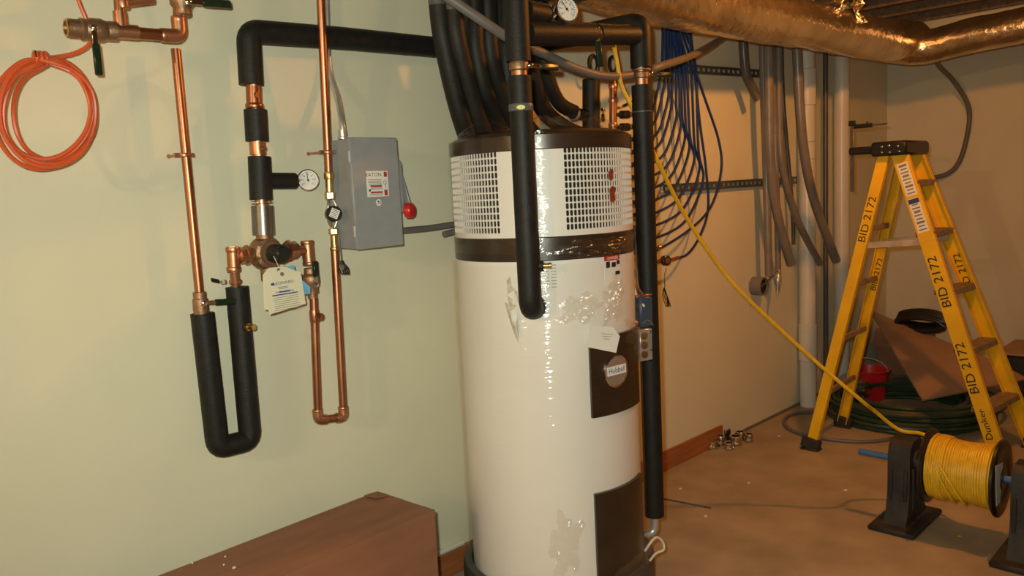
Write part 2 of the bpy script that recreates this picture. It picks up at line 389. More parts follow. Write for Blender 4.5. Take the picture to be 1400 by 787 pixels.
# ------------------------------------------------------------------ cut-off copper riser + insulated trap + mixing valve
OA = .055
ra, rb = w(240, 67, OA), w(273, 404, OA)
rs = thing('copper_riser', 'open ended copper riser running down the wall into black foam trap', 'pipe', (rb.x, rb.y, rb.z))
d = (rb-ra).normalized()
MB().pipe([ra, ra.lerp(rb, .5), rb], .0132, .0112, 16).build('pipe', 'copper', rs)
clamp_hanger(rs, w(252, 212, OA), OA, .0132)
ta = w(276, 432, OA)
v = MB().lathe(rb-d*.012, d, [(0, .016), (.002, .019), (.02, .019), (.022, .022), (.052, .023), (.07, .021), (.08, .021)], 18).build('ball_valve', 'bronze', rs)
lever(v, w(279, 414, OA+.028), w(312, 413, OA+.028)-w(279, 415, OA+.028), -UY, .095, .016)

tr = thing('insulated_pipe_trap', 'black foam insulated pipe trap forming a U below the bronze mixing valve', 'pipe', w(318, 625, OA))
pts = [w(276.5, 428, OA), w(297, 607, OA), w(342, 596, OA), w(324, 392, OA)]
MB().tube(fillet([pts[0], pts[1]+(pts[1]-pts[0]).normalized()*.012, pts[2]+(pts[2]-pts[3]).normalized()*.012, pts[3]], .028, 5), .034, 22).build('foam_insulation', 'foam', tr)
dd = w(337, 447, OA+.034); m = MB().lathe(dd+UY*.012, -UY+UX*.3, [(0, .012), (.018, .012), (.019, .008), (.03, .008), (.031, .010), (.04, .010)], 12); m.build('drain_plug', 'brass', tr)
MB().lathe(dd+UY*.014, -UY+UX*.3, [(0, .016), (.012, .016)], 14).build('foam_collar', 'foam', tr)
lever(tr, w(306, 386, OA+.01), w(294, 384, OA)-w(312, 388, OA), UZ, .04, .008, 'bleed_lever')

OV = .08
mvp = w(367, 346, OV)
mv = thing('mixing_valve', 'bronze thermostatic mixing valve with black knob on the cream wall', 'valve', w(362, 385, OV))
u_ = (w(405, 345, OV)-w(340, 352, OV)).normalized()
body = MB().lathe(mvp+UY*.045, -UY, [(0, .02), (.004, .042), (.015, .053), (.04, .053), (.056, .046), (.06, .036), (.072, .036)], 26)
body.tube([mvp+UY*.015+UZ*.03, mvp+UY*.015+UZ*.085], .026, 18).tube([mvp+UY*.015-UZ*.03, mvp+UY*.015-UZ*.085], .022, 16)
body.tube([mvp+UY*.015-u_*.03, mvp+UY*.015-u_*.062], .021, 16).tube([mvp+UY*.015+u_*.03, mvp+UY*.015+u_*.07], .021, 16)
bo = body.build('valve_body', 'bronze', mv)
kn = MB().lathe(mvp-UY*.02, V((.28, -1, -.05)), [(0, .026), (.004, .028), (.05, .027), (.054, .024)], 24)
for i in range(12):
    a = 2*PI*i/12; dk = V((.28, -1, -.05)).normalized(); ku, kv = basis(dk)
    kn.beam(mvp-UY*.02+dk*.008+(ku*math.cos(a)+kv*math.sin(a))*.0275, mvp-UY*.02+dk*.05+(ku*math.cos(a)+kv*math.sin(a))*.0268, ku*math.sin(a)-kv*math.cos(a), .006, .004, .001)
kn.build('knob', 'black', mv)
for i in range(6):
    a = 2*PI*i/6+.3; MB().lathe(mvp-UY*.012+(UX*math.cos(a)+UZ*math.sin(a))*.044, -UY, [(0, .006), (.006, .006)], 6).build('cover_screw', 'bronze', mv)
def union(parent, c, d, r, name='union_nut', m_='brass'):
    d = V(d).normalized(); b = MB().lathe(V(c)-d*.018, d, [(0, r*.8), (.004, r), (.022, r), (.024, r*1.18), (.034, r*1.18), (.038, r*.85)], 8); return b.build(name, m_, parent)
union(mv, mvp+UY*.015-u_*.075, u_, .026, m_='copper_dull'); union(mv, mvp+UY*.015+u_*.09, -u_, .029, m_='copper_dull')
ul = w(319, 350, OV-.015); ur = w(421, 343, OV-.015); ctr = mvp+UY*.015
l2 = MB().tube([ctr-u_*.09, ul], .0155, 14).tube([ul+UZ*.022, w(320, 372, OV-.015)], .0185, 16); ring(l2, ul+UZ*.02, UZ, .021, .008); ring(l2, w(319.5, 368, OV-.015), UZ, .0215, .008)
l2.tube([w(320, 370, OV-.015), w(323, 395, OA)], .0145, 14); ring(l2, w(322, 385, OA), UZ, .019, .006)
l2.build('inlet_tee', 'copper_dull', mv)
MB().lathe(ul+UZ*.022, UZ, [(0, .016), (.007, .016)], 6).build('plug', 'brass', mv)
r2 = MB().tube([ctr+u_*.1, ur], .0165, 14).tube([ur+UZ*.03, w(423, 362, OV-.015)], .0205, 16); ring(r2, ur+UZ*.028, UZ, .022, .006); ring(r2, w(423, 360, OV-.015), UZ, .0225, .006)
r2.build('outlet_tee', 'copper_dull', mv)

# grey sleeve, foam pieces, gauge above the mixing valve; foam main crossing to the hoses
OM = .066
mn = thing('insulated_main_pipe', 'black foam insulated main with gauge, rising from mixing valve and crossing above grey box', 'pipe', w(360, 322, OM))
cpath = [w(361, 328, OV-.015), w(358, 278, OM), w(353, 200, OM), w(347, 120, OM), w(341, 52, OM)]
MB().tube(cpath, .021, 16).build('core_pipe', 'copper_dull', mn)
MB().tube([w(360.5, 321, OM), w(358.5, 281, OM)], .034, 22).build('grey_sleeve', 'dark_steel', mn)
m = MB(); ring(m, w(357.7, 276.5, OM), UZ, .033, .0045); m.build('joint_ring', 'chrome', mn)
fo = MB().tube([w(357, 273, OM), w(354.5, 214, OM)], .0345, 22)
fo.tube([w(356, 247, OM), w(403, 247, OM)], .0255, 20)
fo.build('foam_tee', 'foam', mn)
MB().tube([w(351.5, 193, OM), w(349, 150, OM)], .0345, 22).build('foam_sleeve', 'foam', mn)
m = MB(); ring(m, w(348, 145, OM), UZ, .0275, .008); m.tube([w(347.6, 142, OM), w(346.8, 119, OM)], .0235, 16); m.lathe(w(350, 130, OM+.02), -UY+UX*.4, [(0, .01), (.008, .01)], 8); m.build('copper_coupling', 'copper', mn)
m = MB(); m.tube([w(352.8, 211, OM), w(351.5, 194, OM)], .0245, 16); m.lathe(w(356, 203, OM+.02), -UY+UX*.5, [(0, .007), (.012, .007), (.013, .005), (.02, .005)], 8); m.build('test_port', 'copper_dull', mn)
pe = w(694, 69, OM)
MB().tube(fillet([w(343.5, 116, OM), w(339.5, 43, OM), w(470, 52.5, OM), w(600, 65, OM), pe], .035, 6), .0365, 22).build('foam_insulation', 'foam', mn)
gc = w(421, 246, OM+.01)
MB().tube([w(402, 247, OM), gc+UY*.02], .007, 10).build('gauge_stem', 'brass', mn)
gauge(mn, gc, V((-.42, -1, .0)), .0345, .1)

# right-hand copper loop with ball valve, drain, flow sensor, up to the ceiling
OL = .075
cl = thing('copper_pipe_loop', 'narrow copper U loop hanging right of the mixing valve and rising beside the grey box', 'pipe', w(452, 580, OL))
dn = [w(424, 362, OV-.015), w(429, 415, OL), w(435, 574, OL)]
q0, q1 = w(435, 574, OL), w(470, 570, OL)
MB().tube(fillet([w(429, 408, OL), q0, q1, w(457.5, 338, OL)], .02), .0138, 16).build('pipe', 'copper', cl)
for q, s in ((q0, 1), (q1, -1)):
    m = MB(); m.tube(fillet([q+UZ*.03, q, q+(q1-q0).normalized()*s*.03], .02), .0172, 14); ring(m, q+UZ*.033, UZ, .0178, .004)
    m.build('elbow', 'copper_dull', cl)
bv = MB().lathe(w(423.5, 366, OV-.015), w(428, 408, OL)-w(423.5, 366, OL), [(0, .018), (.004, .02), (.018, .02), (.022, .026), (.03, .029), (.05, .029), (.062, .022), (.084, .022), (.086, .016), (.1, .016)], 16).build('ball_valve', 'bronze', cl)
lever(bv, w(433, 389, OL+.025), w(431, 360, OL+.03)-w(433.5, 392, OL+.03), V((.5, -1, 0)), .075, .022)
dr = w(430, 432, OL); m = MB().tube([dr, w(437, 433, OL+.03)], .0085, 12).lathe(w(436, 433, OL+.028), V((.3, -1, 0)), [(0, .0125), (.012, .0125), (.014, .008)], 12); ring(m, dr, UZ, .0168, .02); m.build('drain_port', 'copper', cl)
u1 = [w(437, -40, .135), w(443, 100, .107), w(449.5, 236, OL)]
MB().tube(u1, .0138, 16).build('riser_pipe', 'copper', cl)
clamp_hanger(cl, w(448, 208, .081), OL, .0138)
m = MB(); ring(m, w(449.8, 240, OL), UZ, .0172, .012); m.tube([w(450, 244, OL), w(450.6, 262, OL)], .0125, 14); m.lathe(w(450.8, 262, OL), -UZ, [(0, .013), (.003, .018), (.022, .018), (.026, .014)], 6); m.build('brass_union', 'brass', cl)
m = MB(); m.tube([w(457.8, 340, OL), w(456.5, 322, OL)], .0125, 14); m.lathe(w(456, 312, OL), -UZ, [(0, .014), (.003, .018), (.018, .018), (.022, .014)], 6); ring(m, w(457.8, 340, OL), UZ, .0165, .005)
m.build('brass_union', 'brass', cl)
fs_ = thing('flow_sensor', 'round black flow sensor with white sticker on the copper riser by the grey box', 'sensor', w(457, 303, OL))
sc_ = w(456.5, 292, OL+.03); sn = V((-.35, -1, .1)).normalized()
MB().tube(spline([w(451, 268, OL), w(449, 280, OL+.01), w(449, 300, OL+.01), w(456, 313, OL)], 6), .006, 10).tube(spline([w(451, 268, OL), w(459, 280, OL+.005), w(461, 300, OL+.005), w(456, 313, OL)], 6), .006, 10).build('brass_tubes', 'solder', fs_)
MB().lathe(sc_-sn*.025, sn, [(0, .022), (.003, .026), (.03, .026), (.033, .023)], 24).build('sensor_body', 'black', fs_)
su = sn.cross(UZ).normalized(); sv = su.cross(sn)
a_ = .45; su2 = su*math.cos(a_)+sv*math.sin(a_); sv2 = sv*math.cos(a_)-su*math.sin(a_)
st = rect(MB(), sc_+sn*.0085, su2, sv2, sn, 0, 0, .028, .030).build('sticker', 'paper', fs_)
m = MB()
for i in range(5): rect(m, sc_+sn*.0092, su2, sv2, sn, 0, .011-.0055*i, .022-.004*(i % 2), .0016, .0003)
m.build('sticker_print', 'ink', st, smooth=False)
cb = MB().tube(spline(ws([(462, 303), (464, 325), (466, 345), (467, 356)], OL+.02), 6), .0018, 6)
for i in range(4): cb.tube(spline([w(466+i, 356, OL+.02), w(464+3*i, 366, OL+.02+.003*i), w(468+3*i, 375, OL+.02), w(470+2*i, 366, OL+.025), w(467, 357, OL+.02)], 5), .0017, 6)
cb.build('cable', 'black', fs_)

# the paper tags hung on the mixing valve
def tag_card(name, label, pix, off, m_, th, hole):
    o = thing(name, label, 'tag', w(390, 430, off)); P = [w(x, y, off+(.0 if y < 385 else .012)) for x, y in pix]
    MB().poly(P, V((-.3, -1, 0)), .0012).build('card', m_, o, smooth=False)
    e = w(*hole, off+.0035); m = MB().lathe(e, -UY, [(0, .0062), (.0012, .0062)], 14); m.build('eyelet', 'greytube', o)
    return o
tag_card('paper_tag', 'blue paper tag mostly hidden behind the cream tag on the mixing valve', [(386, 366), (402, 362), (404, 375), (424, 392), (424, 402), (412, 402)], .165, 'blue_paper', .001, (389, 366))
tag_card('paper_tag', 'rear cream tag peeking out at left behind the printed tag', [(367, 366), (389, 364), (410, 372), (372, 424), (361, 423), (359, 376)], .17, 'cream_paper', .001, (381, 369))
tg = tag_card('paper_tag', 'front cream instruction tag with printed text hanging from the mixing valve', [(367, 373), (388, 368), (411, 372), (418, 415), (368, 430), (360, 377)], .18, 'cream_paper', .001, (385.5, 374.5))
tu = (w(412, 380, .185)-w(366, 387, .185)).normalized(); tv = (w(386, 376, .181)-w(393, 420, .1935)).normalized(); tn = tu.cross(tv).normalized()
if tn.y > 0: tn = -tn
base = w(389, 398, .1885)+tn*.003
m = MB(); text_on(m, 'LEONARD', .0125, base+tv*.026, tu, tv, 1.15); rect(m, base, tu, tv, tn, -.036, .026, .011, .007, .0003)
for i, (ww, hh, dy) in enumerate([(.035, .0013, .014), (.03, .0013, .010), (.036, .0032, .0), (.086, .0032, -.008)]): rect(m, base, tu, tv, tn, -.004+.003*(i > 1), dy, ww, hh, .0003)
text_on(m, 'INSTRUCTIONS', .0085, base-tv*.0005, tu, tv)
m.build('tag_heading', 'blue_ink', tg, smooth=False)
m = MB()
for i in range(7): rect(m, base, tu, tv, tn, -.001+.0015*(i % 3), -.016-.0062*i, .084-.008*(i % 4 == 3), .0013, .0003)
m.build('tag_print', 'grey_ink', tg, smooth=False)
MB().tube(spline(ws([(385, 372), (380, 362), (374, 350)], .175), 5), .0012, 6).build('tag_string', 'cream_cable', tg)

# ------------------------------------------------------------------ safety switch box with conduit
BD = .155
bl, br_, bt_ = w(487, 342, BD), w(549, 335, BD), w(480, 188, BD)
X0 = (w(480, 188, BD).x+w(487, 342, BD).x)/2; X1 = (w(544.5, 190, BD).x+w(549, 335, BD).x)/2; Z0 = (bl.z+br_.z)/2; Z1 = bt_.z; YB = WALL-BD
sw = thing('safety_switch_box', 'grey steel disconnect switch box with red handle knob on the cream wall', 'switch box', ((X0+X1)/2, WALL-BD/2, Z0))
MB().box((X0, YB+.008, Z0+.002), (X1, WALL-.001, Z1-.002), .004).build('enclosure', 'boxgrey', sw)
dr_ = MB().box((X0-.002, YB, Z0), (X1+.003, YB+.010, Z1+.002), .003).build('door', 'boxgrey', sw)
m = MB()
for z in (Z0+.06, Z1-.06): m.tube([V((X0-.003, YB+.006, z-.018)), V((X0-.003, YB+.006, z+.018))], .004, 8)
m.build('hinge', 'steel', sw)
lc = V(((X0+X1)/2+.003, YB-.0002, Z0+(Z1-Z0)*.585))
LW, LH = .088, .085
lb = rect(MB(), lc, UX, UZ, -UY, 0, 0, LW, LH).build('warning_label', 'paper', dr_, smooth=False)
lo = lc-UY*.0008
m = MB(); text_on(m, 'EATON', .017, lo-UX*.014+UZ*.030, UX, UZ, 1.12)
for i in range(5): rect(m, lo, UX, UZ, -UY, -.012+.001*i, .014-.0045*i, .055-.005*(i % 2), .0012, .0002)
for i in range(2): rect(m, lo, UX, UZ, -UY, -.005, -.014-.0032*i, .05, .001, .0002); rect(m, lo, UX, UZ, -UY, -.008, -.034-.003*i, .055, .001, .0002)
rect(m, lo, UX, UZ, -UY, -.033, -.021, .007, .007, .0002)
m.tube([lo+V((.030+.006*math.cos(a), -.0004, .004+.006*math.sin(a))) for a in [2*PI*j/12 for j in range(12)]], .0008, 4, closed=True).tube([lo+V((.032, -.0004, -.002)), lo+V((.032, -.0004, -.015))], .0008, 4)
m.build('label_text', 'ink', lb, smooth=False)
for rx__, rz__, rw__, rh__ in ((.034, .031, .013, .017), (.032, -.030, .013, .019), (-.006, -.008, .046, .006), (-.006, -.028, .048, .006)): rect(MB(), lo, UX, UZ, -UY, rx__, rz__, rw__, rh__, .0002).build('label_red_print', 'red_ink', lb, smooth=False)
fs2 = MB().lathe(lc+V((0, .0004, -.062)), -UY, [(0, .0115), (.0008, .0115)], 20).build('round_sticker', 'paper', dr_)
m = MB()
for i in range(4): rect(m, lc+V((.001, -.0006, -.062)), UX, UZ, -UY, .002, .0045-.003*i, .013, .0014, .0002)
m.build('sticker_red_print', 'red_ink', fs2, smooth=False)
rect(MB(), lc+V((.001, -.0008, -.062)), UX, UZ, -UY, -.003, .003, .006, .005, .0003).build('sticker_blue_print', 'blue_ink', fs2, smooth=False)
# side lever
sx = X1+.003
pl = [V((sx, YB+.045, Z0+zz)) for zz in (.19,)]
prof = [(YB+.03, Z0+.115), (YB+.075, Z0+.10), (YB+.085, Z0+.16), (YB+.08, Z0+.24), (YB+.065, Z0+.285), (YB+.04, Z0+.295), (YB+.028, Z0+.28)]
MB().poly([V((sx, a, b)) for a, b in prof], UX, .034).build('lever_housing', 'boxgrey', sw)
hl = MB().beam(V((sx+.042, YB+.050, Z0+.235)), V((sx+.040, YB+.012, Z0+.135)), UY, .026, .008, .003).build('lever_arm', 'boxgrey', sw)
kc = V((sx+.032, YB-.002, Z0+.118)); MB().lathe(kc-UX*.006+UY*.012, V((.45, -1, 0)), [(0, .02), (.003, .026), (.02, .027), (.026, .023), (.028, .015)], 22).build('red_knob', 'red', hl)
MB().box((X1+.0025, YB+.014, Z0+.062), (X1+.007, YB+.036, Z0+.09), .002).build('latch', 'black', sw)
cp = [w(445, -40, .016), w(447, 20, .016), w(450, 92, .018), w(462, 135, .055), w(468, 170, .085), V((w(469, 190, .085).x, w(469, 190, .085).y, Z1+.001))]
cd = thing('steel_conduit', 'bent bright steel conduit entering the top of the grey switch box', 'conduit', cp[-1])
MB().tube(spline(cp, 8), .0105, 14).build('conduit_pipe', 'steel', cd)
m = MB().lathe(cp[-1], UZ, [(0, .017), (.006, .017), (.008, .014), (.03, .014), (.031, .0115)], 14); m.build('connector', 'steel', cd)
wc = spline([V((X1+.004, WALL-.05, Z0+.045)), w(585, 312, .055), w(620, 307, .06), w(660, 305, .06), V((1.95, WALL-.06, 1.36))], 8)
tag(MB().tube(wc, .012, 12).build('flexible_cable', 'greycable'), 'dark grey flexible cable running from switch box to behind the heater', 'cable')

# ------------------------------------------------------------------ the water heater
HC = V((2.079, 1.9086, 0)); HR = .3125
def hc(px, py, r=HR):                    # angle and height where a sight line meets the tank
    d = ray(px, py); ox, oy = CAM.x-HC.x, CAM.y-HC.y
    a = d.x*d.x+d.y*d.y; b = 2*(ox*d.x+oy*d.y); c = ox*ox+oy*oy-r*r; D = max(0, b*b-4*a*c); t = (-b-math.sqrt(D))/(2*a)
    p = CAM+d*t; return math.atan2(p.y-HC.y, p.x-HC.x), p.z
def hp(th, z, r=HR): return V((HC.x+r*math.cos(th), HC.y+r*math.sin(th), z))
ZT = hc(737, 181)[1]; ZB1 = hc(740, 204)[1]; ZB2 = hc(742, 324)[1]; ZB3 = hc(743, 357)[1]; ZFT = .12
TF = hc(741, 262)[0]                      # angle facing the camera
ht = thing('water_heater', 'tall white cylindrical heat pump water heater wrapped in clear plastic film', 'water heater', (HC.x, HC.y, 0))
MB().lathe(HC+UZ*.0, UZ, [(0, .33), (.02, .352), (.15, .352), (.175, .350), (.185, .345), (.186, .320), (.10, .316)], 56).build('drain_pan', 'concrete_pad', ht)
MB().lathe(HC+UZ*.085, UZ, [(0, HR-.02), (.015, HR), (ZB3-.085, HR)], 72).build('tank_jacket', 'enamel', ht)
MB().lathe(HC+UZ*ZB3, UZ, [(0, HR+.001), (.003, HR+.004), (ZB2-ZB3-.003, HR+.004), (ZB2-ZB3, HR+.001)], 72).build('middle_band', 'band', ht)
tb = MB().lathe(HC+UZ*ZB1, UZ, [(0, HR+.001), (.003, HR+.004), (ZT-ZB1-.006, HR+.004), (ZT-ZB1, HR-.004), (ZT-ZB1+.012, HR-.03), (ZT-ZB1+.014, .02)], 72).build('top_cover', 'band', ht)
MB().lathe(HC+UZ*(ZB2+.001), UZ, [(0, HR-.022), (ZB1-ZB2-.002, HR-.022)], 48).build('inner_shell', 'inner', ht)
# upper casing: plain ring sectors and two perforated grilles
def cyl_sector(mb, t0, t1, z0, z1, r, n, th=.003):
    vs = []; fs = []
    for i in range(n+1):
        t = t0+(t1-t0)*i/n
        for rr, z in ((r, z0), (r, z1), (r-th, z1), (r-th, z0)): vs.append(hp(t, z, rr))
    for i in range(n):
        for k in range(4): a = i*4+k; b = i*4+(k+1) % 4; fs.append((a, b, b+4, a+4))
    fs += [(0, 3, 2, 1), (n*4, n*4+1, n*4+2, n*4+3)]
    return mb.add(vs, fs)
gz1, gz0 = hc(775, 200)[1], hc(775, 315)[1]
lz1, lz0 = hc(680, 206)[1], hc(680, 320)[1]
PIT = math.radians(2.42); NC, NR = 31, 12
g2a = hc(772, 258)[0]; g2b = g2a+PIT*NC
g1b = hc(681.5, 262)[0]; g1a = g1b-PIT*NC
def grille(t0, z0, z1):
    mb = MB(); pz = (z1-z0)/NR; cache = {}
    for i in range(NC):
        for j in range(NR):
            ta, tb_ = t0+PIT*i, t0+PIT*(i+1); za, zb = z0+pz*j, z0+pz*(j+1)
            tc_, zc_ = (ta+tb_)/2, (za+zb)/2; hw, hh, ch = PIT*.37, pz*.42, .30
            outer = [(ta, za), (tb_, za), (tb_, zb), (ta, zb)]
            inner = [(tc_-hw*.4, zc_-hh), (tc_+hw*.4, zc_-hh), (tc_+hw, zc_-hh*.72), (tc_+hw, zc_+hh*.72), (tc_+hw*.4, zc_+hh), (tc_-hw*.4, zc_+hh), (tc_-hw, zc_+hh*.72), (tc_-hw, zc_-hh*.72)]
            vs = [hp(t, z) for t, z in outer]+[hp(t, z) for t, z in inner]+[hp(t, z, HR-.004) for t, z in inner]
            fs = [(0, 1, 6, 5, 4, ) if False else (0, 1, 5, 4), (1, 2, 7, 6), (2, 3, 9, 8), (3, 0, 11, 10), (1, 6, 5), (2, 8, 7), (3, 10, 9), (0, 4, 11)]
            fs += [(4+k, 4+(k+1) % 8, 12+(k+1) % 8, 12+k) for k in range(8)]
            mb.add(vs, fs)
    return mb
for (t0, z0, z1) in ((g1a, lz0, lz1), (g2a, gz0, gz1)):
    g = grille(t0, z0, z1).build('grille', 'grille', ht, smooth=False); g['kind'] = 'stuff'
m = MB()
cyl_sector(m, g1b, g2a, ZB2, ZB1, HR, 14); cyl_sector(m, g2b, g1a+2*PI, ZB2, ZB1, HR, 60)
for a, b, z0, z1 in ((g1a, g1b, lz0, lz1), (g2a, g2b, gz0, gz1)):
    cyl_sector(m, a, b, ZB2, z0, HR, 24); cyl_sector(m, a, b, z1, ZB1, HR, 24)
m.build('upper_casing', 'grille', ht)
# rust-red scraps caught behind the film on the right grille
m = MB()
for (x, y0, y1, wd_) in ((834, 231, 247, 5), (836, 254, 277, 6)):
    t, za = hc(x, y0); zb = hc(x, y1)[1]; dt = .045*wd_/6
    m.poly([hp(t-dt, za-.01, HR+.002), hp(t, za, HR+.003), hp(t+dt, za-.006, HR+.002), hp(t+dt*.7, (za+zb)/2, HR+.002), hp(t+dt*.9, zb+.008, HR+.002), hp(t, zb, HR+.003), hp(t-dt*.8, zb+.004, HR+.002)], hp(t, 0, 1)-HC, .003)
m.build('red_scraps', mat('rust_red_scrap', (0.24, 0.035, 0.015), 0.5, var=0.3, vscale=60), ht, smooth=False)
# access covers
def cover(x0, x1, yt, yb, name):
    ym = (yt+yb)/2; a, b = hc(x0, ym)[0], hc(x1, ym)[0]; z1 = hc(x0, yt)[1]; z0 = hc(x0, yb)[1]
    return cyl_sector(MB(), a, b, z0, z1, HR+.012, 16, .012).build(name, 'band', ht), a, b, z0, z1
ac, a0, a1, z0_, z1_ = cover(806, 869, 462, 571, 'access_cover')
lc2, *_r = cover(814, 876, 674, 800, 'access_cover')
# round badge on the upper cover
bt2, bz2 = hc(842.5, 507, HR+.016); bn = hp(bt2, 0, 1)-HC; bu = V((-math.sin(bt2), math.cos(bt2), 0)); bc = hp(bt2, bz2, HR+.0135)
bg = MB().lathe(bc-bn*.004, bn, [(0, .054), (.008, .054), (.010, .051), (.008, .047)], 36).build('round_badge', 'chrome', ac)
MB().lathe(bc-bn*.002, bn, [(0, .0475), (.0065, .0475)], 36).build('badge_face', mat('brown_badge', (0.33, 0.25, 0.20), .3, .3, var=.1), bg)
rect(MB(), bc+bn*.0048, bu, UZ, bn, 0, .004, .088, .030, .0008).build('badge_plate', 'paper', bg)
text_on(MB(), 'Hubbell', .027, bc+bn*.0062+UZ*.004, bu, UZ, .92).build('badge_lettering', 'blue_ink', bg, smooth=False)
# sticker with red heading, rating label, white card, torn paper
def sticker(x0, x1, yt, yb, name, m_, r=HR+.0015):
    ym = (yt+yb)/2; a, b = hc(x0, ym)[0], hc(x1, ym)[0]; z1, z0 = hc((x0+x1)/2, yt)[1], hc((x0+x1)/2, yb)[1]
    return cyl_sector(MB(), a, b, z0, z1, r, 6, .0012).build(name, m_, ht), a, b, z0, z1
s1, a, b, z0, z1 = sticker(826, 847, 349, 390, 'warning_sticker', 'paper')
cyl_sector(MB(), a, b, z1-.016, z1, HR+.002, 6, .0006).build('red_heading', 'red_ink', s1)
tm = (a+b)/2; un = V((-math.sin(tm), math.cos(tm), 0))
MB_ = MB(); text_on(MB_, 'DANGER', .013, hp(tm, z1-.008, HR+.003), un, UZ); MB_.build('heading_text', 'paper', s1, smooth=False)
m = MB(); on = hp(tm, 0, 1)-HC
for (dx, dz, ww, hh) in ((-.024, -.028, .018, .02), (.004, -.03, .02, .016), (.026, -.024, .014, .014), (.022, -.058, .022, .012)): rect(m, hp(tm, z1, HR+.0028), un, UZ, on, dx, dz, ww, hh, .0004)
m.build('sticker_print', 'ink', s1, smooth=False)
s2, a, b, z0, z1 = sticker(742, 762, 357, 397, 'rating_label', 'paper'); tm = (a+b)/2; un = V((-math.sin(tm), math.cos(tm), 0)); on = hp(tm, 0, 1)-HC
m = MB()
for i in range(8):
    rect(m, hp(tm, z1, HR+.0022), un, UZ, on, .012, -.012-.010*i, .017, .0018, .0004); rect(m, hp(tm, z1, HR+.0022), un, UZ, on, -.008, -.012-.010*i, .012, .0018, .0004)
m.build('rating_print', 'grey_ink', s2, smooth=False)
cth = hc(822, 462)[0]; cn0 = hp(cth, 0, 1)-HC; cp0 = hp(*hc(822, 462), HR+.024)
def card_pt(px, py): d = ray(px, py); return CAM+d*((cp0-CAM).dot(cn0)/d.dot(cn0))
P = [card_pt(x, y) for x, y in ((806, 444), (838, 447), (847, 459), (842, 482), (802, 474))]
tw = MB().poly(P, hp(hc(824, 460)[0], 0, 1)-HC, .0015).build('white_card', 'paper', ht, smooth=False)
cn = hp(hc(824, 460)[0], 0, 1)-HC; cu_ = (P[1]-P[0]).normalized(); cv_ = cn.cross(cu_).normalized()
m = MB()
for i in range(3): rect(m, sum(P, V())/5+cn*.0016, cu_, cv_, cn, .006, .012-.008*i, .05-.012*i, .0016, .0003)
m.build('card_print', 'grey_ink', tw, smooth=False)
def shred(pix, r0, r1, name, m_):
    n_ = len(pix); P = []
    for i, (x, y) in enumerate(pix): P.append(hp(*hc(x, y, HR+r0), HR+(r0 if i % 2 else r1)))
    c_ = sum(P, V())/n_+(hp(TF, 0, 1)-HC)*(r1-r0)*.6; vs = P+[c_]; fs = [(i, (i+1) % n_, n_) for i in range(n_)]
    return MB().add(vs, fs).build(name, m_, ht, smooth=False)
M['shadow_backing'] = mat('backing_shadow_brown', (0.56, 0.49, 0.40), 0.8, var=.2, vscale=60)  # exposed brown layer; its colour also paints the creases and shadows of the tear
shred([(693, 383), (697, 378), (700, 392), (707, 398), (709, 414), (704, 420), (707, 432), (703, 436), (698, 424), (694, 408)], .0012, .0022, 'shadowed_backing', 'shadow_backing')
shred([(695, 402), (702, 397), (708, 404), (709, 418), (702, 415), (697, 411)], .004, .016, 'torn_paper', 'paper')
shred([(701, 424), (706, 419), (710, 432), (709, 446), (711, 460), (707, 452), (703, 438)], .006, .022, 'torn_paper', 'paper')
shred([(691, 412), (695, 416), (699, 432), (704, 446), (708, 458), (709, 470), (704, 456), (697, 438)], .004, .010, 'shadowed_backing', 'shadow_backing')
# the film: a snug skin, crumpled patches and a twisted strip at the bottom right
def skin(t0, t1, z0, z1, r, nt, nz, amp, seed=0, flare=0.0):
    rnd = random.Random(seed); ph = [rnd.uniform(0, 6.28) for _ in range(12)]; vs = []; fs = []
    for j in range(nz+1):
        z = z0+(z1-z0)*j/nz
        for i in range(nt+1):
            t = t0+(t1-t0)*i/nt
            rip = sum(math.sin(ph[k]+(3+2.7*k)*t+(9+7*((k*5) % 7))*z*(1 if k % 2 else -1)) for k in range(8))/8
            rip += .6*rnd.uniform(-1, 1)
            vs.append(hp(t, z, r+abs(amp*rip)+flare*j/nz))
    for j in range(nz):
        for i in range(nt): a = j*(nt+1)+i; fs.append((a, a+1, a+nt+2, a+nt+1))
    return MB().add(vs, fs)
skin(TF-1.9, TF+1.9, .14, ZB3-.01, HR+.016, 60, 60, .0012, 3).build('stretch_wrap', 'film', ht, angle=180)
skin(TF-1.9, TF+1.9, ZB2-.05, ZT+.006, HR+.0075, 60, 24, .0016, 5).build('stretch_wrap', 'film', ht, angle=180)
def crumple(pix, seed, lift=.02, n=9, amp=.012):
    """crumpled film over a four-cornered patch of the tank"""
    rnd = random.Random(seed); q = [hc(x, y) for x, y in pix]; vs = []; fs = []
    for j in range(n+1):
        for i in range(n+1):
            u, v_ = i/n, j/n
            t = (q[0][0]*(1-u)+q[1][0]*u)*(1-v_)+(q[3][0]*(1-u)+q[2][0]*u)*v_
            z = (q[0][1]*(1-u)+q[1][1]*u)*(1-v_)+(q[3][1]*(1-u)+q[2][1]*u)*v_
            e = min(u, 1-u, v_, 1-v_)*4
            vs.append(hp(t+rnd.uniform(-.004, .004), z+rnd.uniform(-.003, .003), HR+lift+min(1, e)*rnd.uniform(0, amp)*(1 if rnd.random() < .45 else .25)))
    ph = rnd.uniform(0, 6)
    for j in range(n):
        for i in range(n):
            x_, y_ = (i+.5)/n*2-1, (j+.5)/n*2-1; th = math.atan2(y_, x_)
            if abs(x_)**3+abs(y_)**3 > (.82+.16*math.sin(5*th+ph)+.10*math.sin(9*th-ph))**3: continue
            a = j*(n+1)+i; fs += [(a, a+1, a+n+2), (a, a+n+2, a+n+1)] if (i+j) % 2 else [(a, a+1, a+n+1), (a+1, a+n+2, a+n+1)]
    return MB().add(vs, fs)
